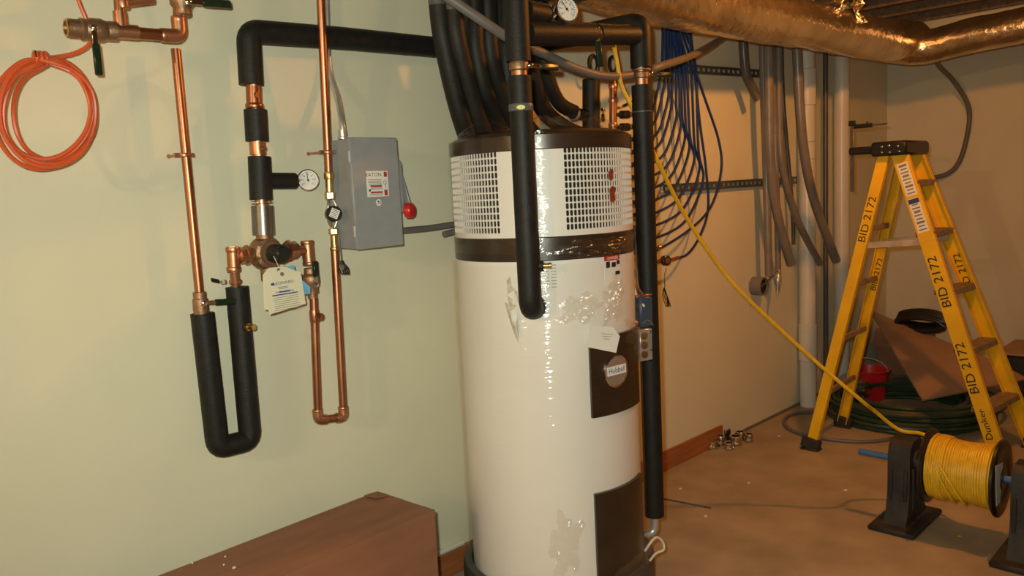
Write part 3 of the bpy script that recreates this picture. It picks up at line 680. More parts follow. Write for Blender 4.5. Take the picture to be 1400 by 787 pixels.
for k, pix in enumerate([[(822, 375), (848, 370), (846, 440), (812, 446)], [(768, 395), (826, 400), (812, 440), (752, 446)], [(846, 430), (868, 425), (870, 500), (848, 470)], [(745, 330), (864, 312), (862, 348), (748, 356)], [(752, 690), (800, 700), (790, 787), (748, 787)]]):
    crumple(pix, k, .0175, 20, .011).build('crumpled_wrap', 'film2', ht, smooth=False)
rnd = random.Random(4)
m = MB(); n = 26
for j in range(7):
    for i in range(n+1):
        t = TF-1.3+2.6*i/n; rr = HR-.005-.045*j; m.v.append(hp(t, ZT+.010+.055*math.sin(min(j, 3)*.5)*(.55+.45*math.sin(5*t+1))+rnd.uniform(-.008, .012), rr))
for j in range(6):
    for i in range(n): a = j*(n+1)+i; m.f.append((a, a+1, a+n+2, a+n+1))
m.build('gathered_wrap', 'film2', ht, smooth=False)
strip = MB(); A = [hc(815, 800), hc(835, 778), hc(858, 758), hc(877, 742)]; B = [hc(825, 812), hc(846, 795), hc(864, 776), hc(879, 760)]
n = 24
for i in range(n+1):
    u = i/n*3; k = min(int(u), 2); f_ = u-k
    for q in (A, B):
        t = q[k][0]*(1-f_)+q[k+1][0]*f_; z = q[k][1]*(1-f_)+q[k+1][1]*f_
        for e in (0,): strip.v.append(hp(t, z+rnd.uniform(-.004, .004), HR+.022+.012*rnd.random()))
for i in range(n): a = 2*i; strip.f.append((a, a+1, a+3, a+2))
strip.build('wrap_strip', 'film2', ht, smooth=False)
pz_ = hc(878, 745); pe_ = hp(pz_[0], pz_[1], HR+.01)
tw_ = [pe_+V((-.03, -.02, -.005)), pe_+V((.02, -.03, .03)), pe_+V((.05, -.04, .01)), pe_+V((.05, -.045, -.02)), pe_+V((.02, -.03, -.03)), pe_+V((-.03, -.03, -.05))]
MB().tube(spline(tw_, 6), .0045, 8).build('twisted_strip', 'cream_cable', ht)
# cable and junction boxes on the right side
jd = 2.80
jb = thing('junction_box', 'galvanised steel junction box with round knockouts beside the heater, under the blue-grey box', 'electrical box', dp(879, 492, jd))
jc = dp(879, 470, jd); ju = V((.93, -.37, 0)).normalized(); jn = V((-.37, -.93, 0)).normalized()
MB().obox(jc, (ju, jn, UZ), (.026, .022, .056), .003).build('box_body', 'steel', jb)
m = MB()
for z in (.033, 0, -.033): m.lathe(jc+jn*.022+UZ*z-ju*.008, jn, [(0, .0145), (.0015, .0135), (.0016, .001)], 18)
m.build('knockouts', 'chrome', jb)
m = MB()
for z in (.045, -.02): m.lathe(jc+jn*.022+UZ*z+ju*.018, jn, [(0, .004), (.002, .004)], 8)
m.build('screws', 'dark_steel', jb)
tb2 = thing('transformer_box', 'blue-grey plastic control box beside the heater, above the steel junction box', 'electrical box', dp(879, 447, jd))
jc2 = dp(879.5, 425, jd)
MB().obox(jc2, (ju, jn, UZ), (.027, .022, .055), .006).build('box_body', 'bluegrey', tb2)
MB().obox(jc2+UZ*.057, (ju, jn, UZ), (.027, .020, .003), .001).build('top_plate', 'copper_dull', tb2)
MB().tube(spline([jc2+jn*.024-ju*.02-UZ*.04, jc2+jn*.027-UZ*.028, jc2+jn*.024+ju*.024-UZ*.05], 6), .0012, 6).build('wire', 'greytube', tb2)
kp = [dp(862, 300, 2.86), dp(864, 330, 2.83), dp(864, 370, 2.81), dp(869, 400, 2.79), jc2+jn*.026-ju*.012+UZ*.02]
tag(MB().tube(spline(kp, 8), .0042, 8).build('pale_cable', 'cream_cable'), 'pale thin cable dropping along the heater side to the control box', 'cable')
tag(MB().tube(spline([dp(868, 310, 2.9), dp(870, 360, 2.87), dp(872, 390, 2.83), jc2+UZ*.06+ju*.0], 8), .0035, 8).build('grey_cable', 'greycable'), 'dark grey thin cable entering the top of the control box', 'cable')

# ------------------------------------------------------------------ foam risers around the heater
FD = 2.42
f_el = V((hp(hc(736, 428)[0], 0, 1)))
fz = dp(718, 428, 2.40)
fx, fy = dp(717, 250, FD).x, dp(717, 250, FD).y
def fr_at(py, pxg=715):                     # point on the vertical axis of the front riser at a picture height
    best = None
    d = ray(pxg, py); t = (fx*d.x+fy*d.y)/(d.x*d.x+d.y*d.y); return V((fx, fy, 1.5+d.z*t))
fr = thing('insulated_front_riser', 'black foam insulated pipe dropping in front of the heater and elbowing into it', 'pipe', fr_at(440, 730))
rad = (HC-V((fx, fy, 0))); rad.z = 0; rad.normalize()
zE = fr_at(424, 728).z
MB().tube(fillet([fr_at(104, 714), V((fx, fy, zE)), V((fx, fy, zE))+rad*.12], .05, 8), .0355, 24).build('foam_insulation', 'foam', fr)
MB().lathe(V((fx, fy, zE))+rad*.055, rad, [(0, .038), (.03, .042), (.05, .042)], 24).build('foam_collar', 'foam_dusty', fr)
MB().tube([fr_at(108), fr_at(80)], .024, 18).build('copper_section', 'copper_dull', fr)
m = MB(); m.lathe(fr_at(97), UZ, [(0, .024), (.004, .029), (.022, .030), (.03, .026)], 18); m.build('ball_valve', 'bronze', fr)
tq = V((1, -.25, 0)).normalized()
lever(fr, fr_at(90)+V((.02, -.028, 0)), V((.92, -.1, .0)), V((-.3, -1, 0)), .11, .018)
MB().tube([fr_at(84), V((fx, fy, 2.6))], .0375, 24).build('upper_foam', 'foam', fr)
ZH = fr_at(48).z
m = MB().lathe(fr_at(152, 716), UZ, [(0, .0362), (.003, .0375), (.018, .0375), (.021, .0362)], 24); m.build('joint_band', 'tape', fr)
mc = fr_at(149, 716); mn_ = V((-mc.x, -mc.y, 0)).normalized(); m = MB(); mu = mn_.cross(UZ)
m.poly([mc+UZ*.002+mn_*.0375+mu*.013*math.cos(a)+UZ*.0065*math.sin(a)-mn_*.0025*abs(math.cos(a)) for a in [2*PI*i/16 for i in range(16)]], mn_, .002).build('yellow_marker', mat('pale_yellow_tag', (.7, .66, .2), .5, var=.05), fr)
dz = fr_at(364, 724)+V((.0, -.0, 0)); sdir = V((.72, -.69, 0))
m = MB().lathe(dz+sdir*.03, sdir, [(0, .010), (.02, .010), (.021, .0075), (.03, .0075), (.031, .009), (.04, .009)], 12); m.build('drain_plug', 'brass', fr)
MB().lathe(dz+sdir*.024, sdir, [(0, .017), (.022, .016)], 14).build('plug_collar', 'foam', fr)
# crossover between the risers
rx_, ry_ = 2.405, 1.695
q = w(0, 0, 0)
rp0, rp1 = dp(884, 262, 2.95), dp(892, 690, 2.93)
rx_, ry_ = (rp0.x+rp1.x)/2, (rp0.y+rp1.y)/2
def rr_at(py, pxg=886):
    d = ray(pxg, py); t = (rx_*d.x+ry_*d.y)/(d.x*d.x+d.y*d.y); return V((rx_, ry_, 1.5+d.z*t))
zX = fr_at(45).z; zR = rr_at(52).z
cr = thing('insulated_crossover', 'short black foam crossover pipe between the two foam risers, with valve lever', 'pipe', V(((fx+rx_)/2, (fy+ry_)/2, zX-.04)))
A_ = V((fx, fy, zX)); B_ = V((rx_, ry_, zR+.012))
dirc = (B_-A_).normalized()
MB().tube([A_+dirc*.036, A_.lerp(B_, .57)], .0375, 24).tube([A_.lerp(B_, .60), B_-dirc*.036], .0345, 24).build('foam_insulation', 'foam', cr)
MB().tube([A_.lerp(B_, .55), A_.lerp(B_, .63)], .03, 18).build('ball_valve', 'bronze', cr)
lv = A_.lerp(B_, .585)+V((-.025, -.030, .012)); lever(cr, lv, V((.12, 0, -1)), V((-.5, -.86, 0)), .12, .018)
# gauge stub above the crossover
gs = fr_at(12); gdir = V((1, .05, .0)); ge = gs+gdir*.155
gg = thing('pressure_gauge', 'round pressure gauge on a black foam stub off the front riser, top edge', 'gauge', gs+gdir*.1)
MB().tube([gs+gdir*.038, gs+gdir*.135], .033, 22).build('foam_stub', 'foam', gg)
MB().tube([gs+gdir*.13, ge], .008, 10).build('gauge_stem', 'brass', gg)
gauge(gg, ge+V((.030, -.045, .015)), V((-.25, -1, .12)), .041, .6)
# right riser
rr = thing('insulated_right_riser', 'black foam insulated pipe standing at the right side of the heater', 'pipe', rr_at(712, 893))
zT = rr_at(30).z
bk = V((rx_-.0, WALL-.05, zT+.01))
MB().tube(fillet([rr_at(92), V((rx_, ry_, zT)), bk], .035, 6), .0375, 24).build('upper_foam', 'foam', rr)
MB().tube([rr_at(118), rr_at(88)], .023, 16).build('copper_section', 'copper_dull', rr)
m = MB(); ring(m, rr_at(95), UZ, .034, .004); m.lathe(rr_at(107), UZ, [(0, .023), (.004, .027), (.02, .027), (.024, .023)], 16); m.build('ball_valve', 'bronze', rr)
lever(rr, rr_at(101)+V((.018, -.026, 0)), V((.9, -.15, 0)), V((-.4, -1, 0)), .10, .018)
MB().tube([rr_at(116), rr_at(152)], .0365, 24).tube([rr_at(153), rr_at(704, 893)], .0365, 24).build('foam_insulation', 'foam', rr)
m = MB(); ring(m, rr_at(152.5), UZ, .0375, .003); m.build('joint_band', 'tape', rr)
e0 = rr_at(700, 893); e1 = rr_at(728, 895)
MB().tube(fillet([e0, e1, e1+V((HC.x-e1.x, HC.y-e1.y, 0)).normalized()*.14], .03, 6), .016, 14).build('steel_tail', 'steel', rr)

# ------------------------------------------------------------------ black hoses from the ceiling to the manifold
hoses = [([(596, -50, .22), (600, 10, .22), (606, 55, .22), (622, 130, .2), (640, 190, .17), (668, 262, .085), (740, 330, .075), (850, 352, .08)], 'leftmost black foam hose dropping behind the heater'),
         ([(616, -50, .25), (620, 15, .25), (626, 60, .25), (644, 130, .22), (662, 185, .18), (700, 250, .085), (780, 300, .08), (850, 315, .09)], 'second black foam hose from the left with grey taped top'),
         ([(646, -50, .24), (648, 20, .24), (650, 70, .24), (664, 130, .22), (690, 190, .15), (720, 235, .085), (790, 275, .08), (850, 280, .09)], 'third black foam hose from the left above the heater'),
         ([(664, -50, .25), (667, 20, .25), (671, 80, .24), (688, 140, .2), (706, 185, .15), (745, 225, .09), (800, 245, .08), (850, 248, .09)], 'fourth black foam hose from the left above the heater'),
         ([(692, -50, .22), (691, 30, .22), (692, 90, .22), (700, 135, .2), (722, 175, .14), (760, 205, .1), (850, 215, .09)], 'fifth black foam hose, just left of the front foam riser'),
         ([(716, -50, .26), (722, 70, .26), (734, 130, .22), (752, 160, .17), (790, 183, .12), (835, 190, .10)], 'sixth black foam hose curving low just above the heater top'),
         ([(738, -50, .22), (742, 60, .22), (748, 105, .21), (764, 140, .19), (785, 153, .17)], 'seventh black foam hose bending into the short insulated header')]
for k, (pp, lab) in enumerate(hoses):
    P = [w(*p) for p in pp]; h = thing('insulated_hose', lab, 'hose', V((P[-1].x, P[-1].y, P[-1].z)), 'black foam hoses above the heater')
    MB().tube(spline(P, 8), .0345 if k < 6 else .029, 16).build('foam_insulation', 'foam_dusty', h)
    if k < 2:
        t_ = MB().tube([w(*pp[0]), w(pp[1][0], pp[1][1]-(0 if k else 2), pp[1][2])], .0355, 16); t_.build('tape_sleeve', 'tape', h)
# grey drooping conduit
gp = [dp(600, -12, 2.52), dp(650, 22, 2.55), dp(700, 55, 2.62), dp(740, 72, 2.75), dp(785, 93, 2.9), dp(826, 104, 3.02), dp(866, 102, 3.14), w(905, 90, .50), w(950, 74, .32), w(988, 51, .22), w(1006, 34, .19)]
tag(MB().tube(spline(gp, 8), .0165, 14).build('drooping_conduit', 'greycable'), 'grey flexible conduit drooping across above the heater from left to right', 'conduit')

# manifolds with blue tubes
m1 = thing('insulated_header', 'short upright black foam header with ring handle above the heater top', 'manifold', w(808, 175, .17))
MB().tube([w(808, 215, .17), w(808, 109, .17)], .037, 20).build('foam_insulation', 'foam', m1)
MB().tube([w(808, 112, .17), w(808, 96, .17)], .012, 12).build('stem', 'bronze', m1)
def vring(c, a, b, r, parent):
    MB().tube([c+UX*a*math.cos(t)+UZ*b*math.sin(t) for t in [2*PI*i/20 for i in range(20)]], r, 8, closed=True).build('ring_handle', 'black', parent)
vring(w(811, 87, .2), .028, .034, .0075, m1)
MB().tube([w(800, 157, .17), w(782, 155, .17)], .024, 14).build('side_branch', 'black', m1)
m = MB(); ring(m, w(785, 155, .17), UX, .031, .008); m.build('hose_clamp', 'steel', m1)
lever(m1, w(824, 150, .2), V((0, 0, -1)), -UY, .05, .012, 'drain_lever')
mf = thing('tube_manifold', 'copper manifold column with black outlet valves behind the right foam riser', 'manifold', w(838, 400, .12))
MB().tube([w(838, 372, .12), w(838, 95, .12)], .017, 16).build('column', 'copper', mf)
for y in (118, 137, 171): ring(MB(), w(838, y, .12), UZ, .0205, .01).build('column_fitting', 'copper_dull', mf)
vring(w(838, 88, .14), .027, .034, .0075, mf)
lever(mf, w(846, 148, .13), V((1, -.1, .35)), UZ, .09, .018, 'handle')
rows = [157+17.2*i for i in range(12)]
for i, yy in enumerate(rows):
    a, b = w(838, yy, .12), w(874, yy-1, .12)
    o = MB().tube([a, a.lerp(b, .35)], .009, 8).lathe(a.lerp(b, .3), b-a, [(0, .012), (.003, .019), (.05, .019), (.052, .012), (.11, .011)], 10).build('outlet_valve', 'black', mf)
    MB().lathe(a.lerp(b, .3)+(b-a).normalized()*.052, b-a, [(0, .0175), (.006, .0175)], 10).build('outlet_ring', 'solder', o)
# blue tubes: start at an outlet, swing out, climb together to the ceiling
peaks = [(903, 905, 906), (908, 910, 910), (914, 914, 913), (918, 919, 916), (925, 924, 919), (931, 928, 921), (937, 930, 923), (943, 934, 926), (950, 938, 928), (957, 944, 932), (962, 950, 936), (985, 966, 941)]
for i, yy in enumerate(rows):
    px, mx, tx = peaks[i]; off = .10+.010*(i % 3)+.004*i
    e = 875
    if i < 11:
        pp = [(e, yy), (e+14, yy-1), (e+(px-e)*.70, yy-14-2*i*.6), (px-1, yy-48-3.4*i), (px-.6*(px-mx), yy*.62), (mx, 92-i*.6), (tx, 40), (tx-3, -30)]
    else:
        pp = [(e, yy), (e+22, yy-4), (945, 312), (973, 280), (986, 232), (982, 190), (962, 130), (950, 92), (941, 40), (939, -30)]
    P = [w(x, y, off) for x, y in pp]; P[0] = w(e, yy-1, .12); P[1] = w(pp[1][0], pp[1][1], .11)
    tag(MB().tube(spline(P, 8), .0066, 8).build('blue_tube', 'bluetube'), ['uppermost', 'second', 'third', 'fourth', 'fifth', 'sixth', 'seventh', 'eighth', 'ninth', 'tenth', 'eleventh', 'twelfth and widest sweeping'][i]+' blue plastic tube down from the top outlet of the manifold', 'tube', 'blue tubes of the manifold')
P = ws([(920, 354), (940, 347), (957, 322), (968, 285), (965, 230), (957, 170), (950, 100), (944, 40), (943, -30)], .13)
tag(MB().tube(spline(P, 8), .0066, 8).build('blue_tube', 'bluetube'), 'blue plastic tube running down into the small brass flow meter', 'tube', 'blue tubes of the manifold')
fm = thing('flow_meter', 'small round brass flow meter with dangling black wire beside the right foam riser', 'sensor', w(912, 365, .13))
m = MB().tube([w(880, 358, .13), w(902, 357, .13)], .010, 10).tube([w(918, 355, .13), w(927, 352, .13)], .0095, 10).lathe(w(903, 357, .13), UX, [(0, .013), (.012, .013)], 6); m.build('fittings', 'copper_dull', fm)
sn = V((-.3, -1, .05)).normalized(); c_ = w(911, 356, .15)
MB().lathe(c_-sn*.02, sn, [(0, .021), (.003, .025), (.026, .025), (.03, .02)], 20).build('meter_body', 'band', fm)
MB().lathe(c_+sn*.0095, sn, [(0, .015), (.0015, .015)], 16).build('meter_face', 'copper_dull', fm)
cb = MB().tube(spline(ws([(911, 366), (908, 378), (909, 392)], .14), 5), .0016, 6)
for i in range(4): cb.tube(spline(ws([(908, 392), (906+2*i, 404), (911+2*i, 419), (912, 405), (908, 393)], .14+.002*i), 5), .0018, 6)
cb.build('wire', 'black', fm)
pg = thing('drain_plug', 'tiny brass plug on a stub beside the right foam riser', 'plug', w(906, 340, .13))
MB().tube([w(880, 339, .13), w(900, 338, .13)], .008, 10).build('stub', 'bronze', pg)
MB().lathe(w(899, 338, .13), V((1, -.5, 0)), [(0, .008), (.004, .012), (.016, .012), (.018, .008)], 12).build('cap', 'brass', pg)

# slotted strut channels on the wall
def strut(a, b, label):
    o = thing('strut_channel', label, 'channel', (a+b)/2); d = (b-a).normalized(); L = (b-a).length; n = -UY; v = d.cross(n).normalized()
    h = .0205; mb = MB()
    N = max(2, int(L/.051)); s_ = L/N
    mb.obox((a+b)/2+v*h-UY*.0, (d, v, n), (L/2, .0016, .012)).obox((a+b)/2-v*h, (d, v, n), (L/2, .0016, .012))
    for i in range(N):                    # web with real slots
        c = a+d*(s_*(i+.5))+n*.012; ow, oh = s_/2, h; iw, ih = s_*.30, h*.42
        O = [c-d*ow-v*oh, c+d*ow-v*oh, c+d*ow+v*oh, c-d*ow+v*oh]; I = [c-d*iw-v*ih, c+d*iw-v*ih, c+d*iw+v*ih, c-d*iw+v*ih]
        mb.add(O+I+[p-n*.003 for p in O+I], [(0, 1, 5, 4), (1, 2, 6, 5), (2, 3, 7, 6), (3, 0, 4, 7), (4, 5, 13, 12), (5, 6, 14, 13), (6, 7, 15, 14), (7, 4, 12, 15), (8, 12, 13, 9), (9, 13, 14, 10), (10, 14, 15, 11), (11, 15, 12, 8)])
    mb.build('channel', 'dark_steel', o, smooth=False)
    return o
strut(w(903, 92, .015), w(1040, 101, .015), 'upper slotted steel strut fixed level on the wall behind the blue tubes')
strut(w(905, 258, .015), w(1087, 246, .015), 'lower slotted steel strut on the wall behind the hanging grey tubes')

# ------------------------------------------------------------------ yellow cable from the reel to the ceiling
SPX = 3.50
yc = [dp(1229, 585, 3.45), dp(1175, 545, 3.5), dp(1095, 476, 3.5), dp(1000, 385, 3.4), dp(940, 300, 3.28), dp(900, 222, 3.15), dp(868, 155, 3.1), dp(850, 118, 3.08), dp(844, 88, 3.06), dp(840, 66, 3.04), dp(838, 40, 3.0)]

# ------------------------------------------------------------------ hanging grey tubes, conduit, white drain pipes
G = 'grey foam tubes hanging from under the duct'
def gtube(pp, r, lab, m_='greytube', cut=True):
    P = [w(*p) for p in pp]; o = thing('hanging_tube', lab, 'tube', P[-1], G)
    S = spline(P, 8); MB().pipe(S, r, r*.62, 14).build('tube_wall', m_, o); return o
gtube([(1015, -10, .10), (1016, 60, .10), (1020, 100, .10), (1029, 122, .11), (1037, 136, .13)], .026, 'short grey tube with cut end, leftmost of the hanging tubes', 'greytube2')
gtube([(1042, 10, .10), (1044, 120, .10), (1048, 250, .10), (1051, 377, .10)], .022, 'straight grey tube ending above the round wall sleeve')
gtube([(1050, 10, .15), (1051, 120, .15), (1054, 230, .14), (1064, 300, .14), (1081, 361, .14)], .027, 'grey tube ending midway, between the straight tube and the bent tube')
gtube([(1055, 10, .09), (1057, 120, .09), (1061, 230, .09), (1064, 376, .09)], .017, 'thin straight grey tube holding the little torch nozzle')
gtube([(1064, 10, .11), (1065, 150, .11), (1070, 230, .12), (1090, 300, .13), (1121, 360, .14)], .022, 'bent grey tube sweeping right and ending over the first white drain pipe')
gtube([(1068, 10, .06), (1070, 120, .06), (1076, 200, .06), (1083, 280, .07), (1085, 334, .07)], .012, 'thin short grey tube behind the bent tube', 'greytube2')
gtube([(1088, 20, .20), (1091, 100, .20), (1097, 190, .20), (1112, 270, .21), (1143, 356, .22)], .028, 'thickest grey tube sweeping right and ending beside the yellow ladder')
tag(MB().tube([w(1128.5, -10, .05), w(1129, 470, .05), w(1129, 545, .05)], .0165, 14).build('dark_conduit', 'greytube2'), 'straight dark grey conduit standing between the two white drain pipes', 'conduit')
def drain(px, y0, y1, r, joints, lab, off):
    b = w(px, y1, off); o = thing('drain_pipe', lab, 'pipe', V((b.x, b.y, 0)), 'white drain pipes on the wall')
    MB().tube([V((b.x, b.y, 0.001)), V((b.x, b.y, CEIL+.1))], r, 22).build('pipe', 'pvc', o)
    for (ja, jb_) in joints:
        za, zb = w(px, ja, off).z, w(px, jb_, off).z
        MB().lathe(V((b.x, b.y, zb)), UZ, [(0, r+.002), (.004, r+.007), (za-zb-.004, r+.007), (za-zb, r+.002)], 22).build('coupling', 'pvc', o)
    return o, b
d1, b1 = drain(1105, 90, 542, .052, [(442, 492), (95, 145)], 'white plastic drain pipe nearer the heater, standing on the floor by the wall', .07)
# markings on the first drain
m = MB()
for yy in (97, 145, 195, 218):
    z = w(1105, yy, .07).z; m.lathe(V((b1.x, b1.y, z)), UZ, [(0, .0525), (.003, .0525)], 22, False)
m.build('joint_marks', 'grey_ink', d1)
drain(1151, 90, 520, .050, [], 'white plastic drain pipe farther from the heater, behind the yellow ladder', .07)
sl = thing('wall_sleeve', 'round grey pipe sleeve with a dark opening in the tan wall', 'sleeve', w(1038, 404, .05))
sb = w(1040, 391, .05)
MB().pipe([V((sb.x, WALL-.002, sb.z)), V((sb.x, WALL-.075, sb.z))], .056, .049, 24).build('sleeve_ring', 'greytube', sl)
MB().lathe(V((sb.x, WALL-.058, sb.z)), -UY, [(0, .049), (.002, .049)], 24).build('opening_shade_disc', 'inner', sl)  # near-black disc added inside the mouth, its colour standing in for shade
hb = thing('torch_nozzle', 'small metal torch nozzle hanging by the round wall sleeve', 'tool', w(1063, 410, .1))
MB().lathe(w(1064, 374, .10), w(1062, 412, .10)-w(1064, 374, .10), [(0, .012), (.02, .022), (.05, .022), (.07, .013), (.11, .009), (.15, .005)], 12).build('nozzle', 'steel', hb)
MB().tube(spline(ws([(1058, 376), (1049, 384), (1040, 392)], .11), 5), .004, 8).build('wire_hook', 'dark_steel', hb)
m = MB().lathe(w(1059, 372, .11), V((0, -1, .2)), [(0, .006), (.02, .006), (.021, .014), (.03, .014)], 10); m.build('valve_knob', 'chrome', hb)

# ------------------------------------------------------------------ foil wrapped duct
def lumpy(pts, r, seg, amp, seed):
    rnd = random.Random(seed); S = spline(pts, 14); mb = MB(); N = len(S); u, _ = basis(S[1]-S[0])
    ph = [rnd.uniform(0, 6.3) for _ in range(8)]; L = 0
    for i in range(N):
        t = (S[min(i+1, N-1)]-S[max(i-1, 0)]).normalized(); u = (u-t*u.dot(t)).normalized(); q = t.cross(u); L += (S[i]-S[i-1]).length if i else 0
        for k in range(seg):
            a = 2*PI*k/seg; rr = r*(1+amp*(math.sin(2*a+ph[0]+3*L)+math.sin(3*a+ph[1]-5*L)+.8*math.sin(9*L+ph[2]+a)+.7*math.sin(21*L+ph[3]+2*a)+.9*rnd.uniform(-1, 1))/3)
            mb.v.append(S[i]+(u*math.cos(a)+q*math.sin(a))*rr)
    for i in range(N-1):
        for k in range(seg): k2 = (k+1) % seg; mb.f.append((i*seg+k, i*seg+k2, (i+1)*seg+k2, (i+1)*seg+k))
    mb.f.append(tuple(range(seg))); mb.f.append(tuple((N-1)*seg+k for k in range(seg)))
    return mb
DR = .125
def ductpt(px, py_bottom, off, r=DR):             # axis point whose underside shows at the picture point
    p = w(px, py_bottom, off); return p+UZ*r*.95+V((-.02, -.02, 0))
dpts = [ductpt(640, -12, .42), ductpt(780, 6, .42), ductpt(900, 35, .42), ductpt(1000, 51, .42), ductpt(1120, 70, .42), ductpt(1205, 82, .42)]
dk = thing('foil_duct', 'gold-toned foil wrapped air duct running under the joists along the left wall', 'duct', dpts[3]-UZ*DR)
dx = BACK-.95
lumpy(dpts+[ductpt(1245, 82, .44)], DR, 26, .055, 2).build('duct_run', 'foil', dk, angle=60)
d2p = [V((dpts[-1].x+.2, WALL-.36, dpts[-1].z+.00)), xp(1262, 64, dx), xp(1330, 48, dx), xp(1400, 34, dx), xp(1500, 10, dx)]
dk2 = thing('foil_duct', 'shiny foil wrapped duct crossing in front of the far wall, top right', 'duct', d2p[2]-UZ*.1)
lumpy(d2p, .105, 26, .05, 5).build('duct_run', 'foil', dk2, angle=60)
for k, (px, py, sx_, dep) in enumerate([(1010, 12, .05, 3.9), (1172, 4, .05, 4.6), (1160, 2, .05, 4.5)]):
    pass
# crumpled foil ends hanging between the joists
def foilscrap(c, s, seed, lab):
    rnd = random.Random(seed); mb = MB(); n = 7
    for j in range(n+1):
        for i in range(n+1): mb.v.append(V(c)+V(((i/n-.5)*s*.7, rnd.uniform(-.25, .25)*s, (j/n-.5)*s*1.4))+V((rnd.uniform(-.1, .1)*s, 0, rnd.uniform(-.06, .06)*s)))
    for j in range(n):
        for i in range(n): a = j*(n+1)+i; mb.f.append((a, a+1, a+n+2, a+n+1))
    tag(mb.build('foil_scrap', 'foil2', smooth=False), lab, 'foil')
foilscrap(w(1172, 2, .55), .16, 3, 'crumpled bright foil scrap poking up above the duct bend, right one')
foilscrap(w(1148, 0, .55), .12, 4, 'crumpled bright foil scrap poking up above the duct bend, left one')
tag(MB().tube(spline([xp(1274, 70, BACK-.75), xp(1284, 90, BACK-.5), xp(1303, 110, BACK-.25), xp(1322, 140, BACK-.1), xp(1325, 168, BACK-.06), xp(1314, 215, BACK-.05), xp(1296, 237, BACK-.05), xp(1262, 245, BACK-.05)], 8), .017, 12).build('wall_cable', 'greycable'), 'thick grey cable hanging from the duct in an arc on the far wall', 'cable')

# ------------------------------------------------------------------ step ladder
XN, XF = 4.36, 4.62
tRN, tFN = xp(1209, 207, XN), xp(1228, 207, XN)
zc = (tRN.z+tFN.z)/2
tRF, tFF = V((XF, tRN.y-.01, zc)), V((XF, tFN.y-.0, zc))
fRN, fRF = fl(1109, 614), fl(1153, 583)
fFN, fFF = fl(1367, 640), fl(1412, 612)
ld = thing('step_ladder', 'yellow fibreglass step ladder standing open by the far wall with black marker writing', 'ladder', V(((fRN.x+fFF.x)/2, (fRN.y+fFF.y)/2, 0)))
def rail(a, b, sgn, ww, name):
    a = V(a); b = V(b); d = (a-b).normalized()           # channel: web faces away along X, flanges point inwards
    wv = UY-d*UY.dot(d); wv.normalize(); n = wv.cross(d); n = n if n.x*sgn > 0 else -n
    mb = MB().obox((a+b)/2, (d, wv, n), ((a-b).length/2, ww/2, .0022), .001)
    for s in (-1, 1): mb.obox((a+b)/2+wv*s*(ww/2-.002)-n*.014, (d, wv, n), ((a-b).length/2, .0025, .015), .001)
    return mb.build(name, 'yellow', ld), d, wv, n
up = UZ*.05
RN = rail(tRN, fRN+UZ*.03, -1, .056, 'rear_rail'); RF = rail(tRF, fRF+UZ*.03, 1, .056, 'rear_rail')
FN = rail(tFN, fFN+UZ*.03, -1, .078, 'front_rail'); FF = rail(tFF, fFF+UZ*.03, 1, .078, 'front_rail')
for f, R_ in ((fRN, RN), (fRF, RF), (fFN, FN), (fFF, FF)):
    sh = MB(); c = V(f); sh.obox(c+UZ*.035+R_[1]*.0, (R_[1], R_[2], R_[3]), (.03, .05, .024), .006).obox(c+UZ*.006, (UX, UY, UZ), (.03, .05, .006), .003); sh.build('foot', 'rubber', ld)
# cap
cyl = (tRN.y+tFN.y)/2
cpx0, cpx1 = XN-.045, XF+.045
cy0, cy1 = tFN.y-.055, tRN.y+.055
cz = zc-.01
cap = MB().box((cpx0, cy0, cz-.012), (cpx1, cy1, cz+.062), .012).build('top_cap', 'black', ld)
m = MB()
for (dy, dz2) in ((-.05, .035), (-.005, .04), (.03, .036), (-.055, .008), (-.01, .006), (.03, .008)): m.lathe(V((cpx0-.0005, cyl+dy, cz+dz2)), -UX, [(0, .006), (.003, .0055), (.004, .003)], 10)
m.build('rivets', 'chrome', cap)
def on_front(z, near): a, b = (tFN, fFN) if near else (tFF, fFF); return V(b).lerp(V(a), z/zc)
def on_rear(z, near): a, b = (tRN, fRN) if near else (tRF, fRF); return V(b).lerp(V(a), z/zc)
for z in (.30, .60, .90, 1.20, 1.46):
    a, b = on_front(z, True), on_front(z, False); dd_ = (b-a).normalized(); s_ = UY-dd_*UY.dot(dd_); s_.normalize()
    st = MB().obox((a+b)/2, (dd_, s_, UZ), ((b-a).length/2-.004, .043, .004), .001).obox((a+b)/2-s_*.043-UZ*.012, (dd_, s_, UZ), ((b-a).length/2-.004, .002, .014)).obox((a+b)/2+s_*.043-UZ*.012, (dd_, s_, UZ), ((b-a).length/2-.004, .002, .014))
    for k in range(5): st.obox((a+b)/2+s_*(-.032+.016*k)+UZ*.005, (dd_, s_, UZ), ((b-a).length/2-.01, .002, .0015))
    st.build('step', 'treadmetal', ld, smooth=False)
for z in (.32, .62, .92, 1.22):
    a, b = on_rear(z, True), on_rear(z, False); MB().beam(a, b, UZ, .030, .018, .003).build('rear_brace', 'treadmetal', ld)
    MB().beam(on_rear(z, True)+V((.0, 0, -.005)), on_rear(z-.10, True).lerp(on_rear(z-.10, False), .25), UZ, .02, .004, .001).build('diagonal_brace', 'treadmetal', ld)
for near in (True, False):
    a, b = on_rear(1.13, near), on_front(1.15, near); s_ = V((.022, 0, 0)) if near else V((-.022, 0, 0)); MB().beam(a+s_, b+s_, UZ, .034, .005, .001).build('spreader', 'treadmetal', ld)
def rail_text(txt, R_, a, b, z, size, name='marker_writing'):
    c = V(b).lerp(V(a), z/zc)+R_[3]*.0034; m = MB(); text_on(m, txt, size, c, R_[1], R_[2], 1.15, .002); m.build(name, 'ink', R_[0], smooth=False)
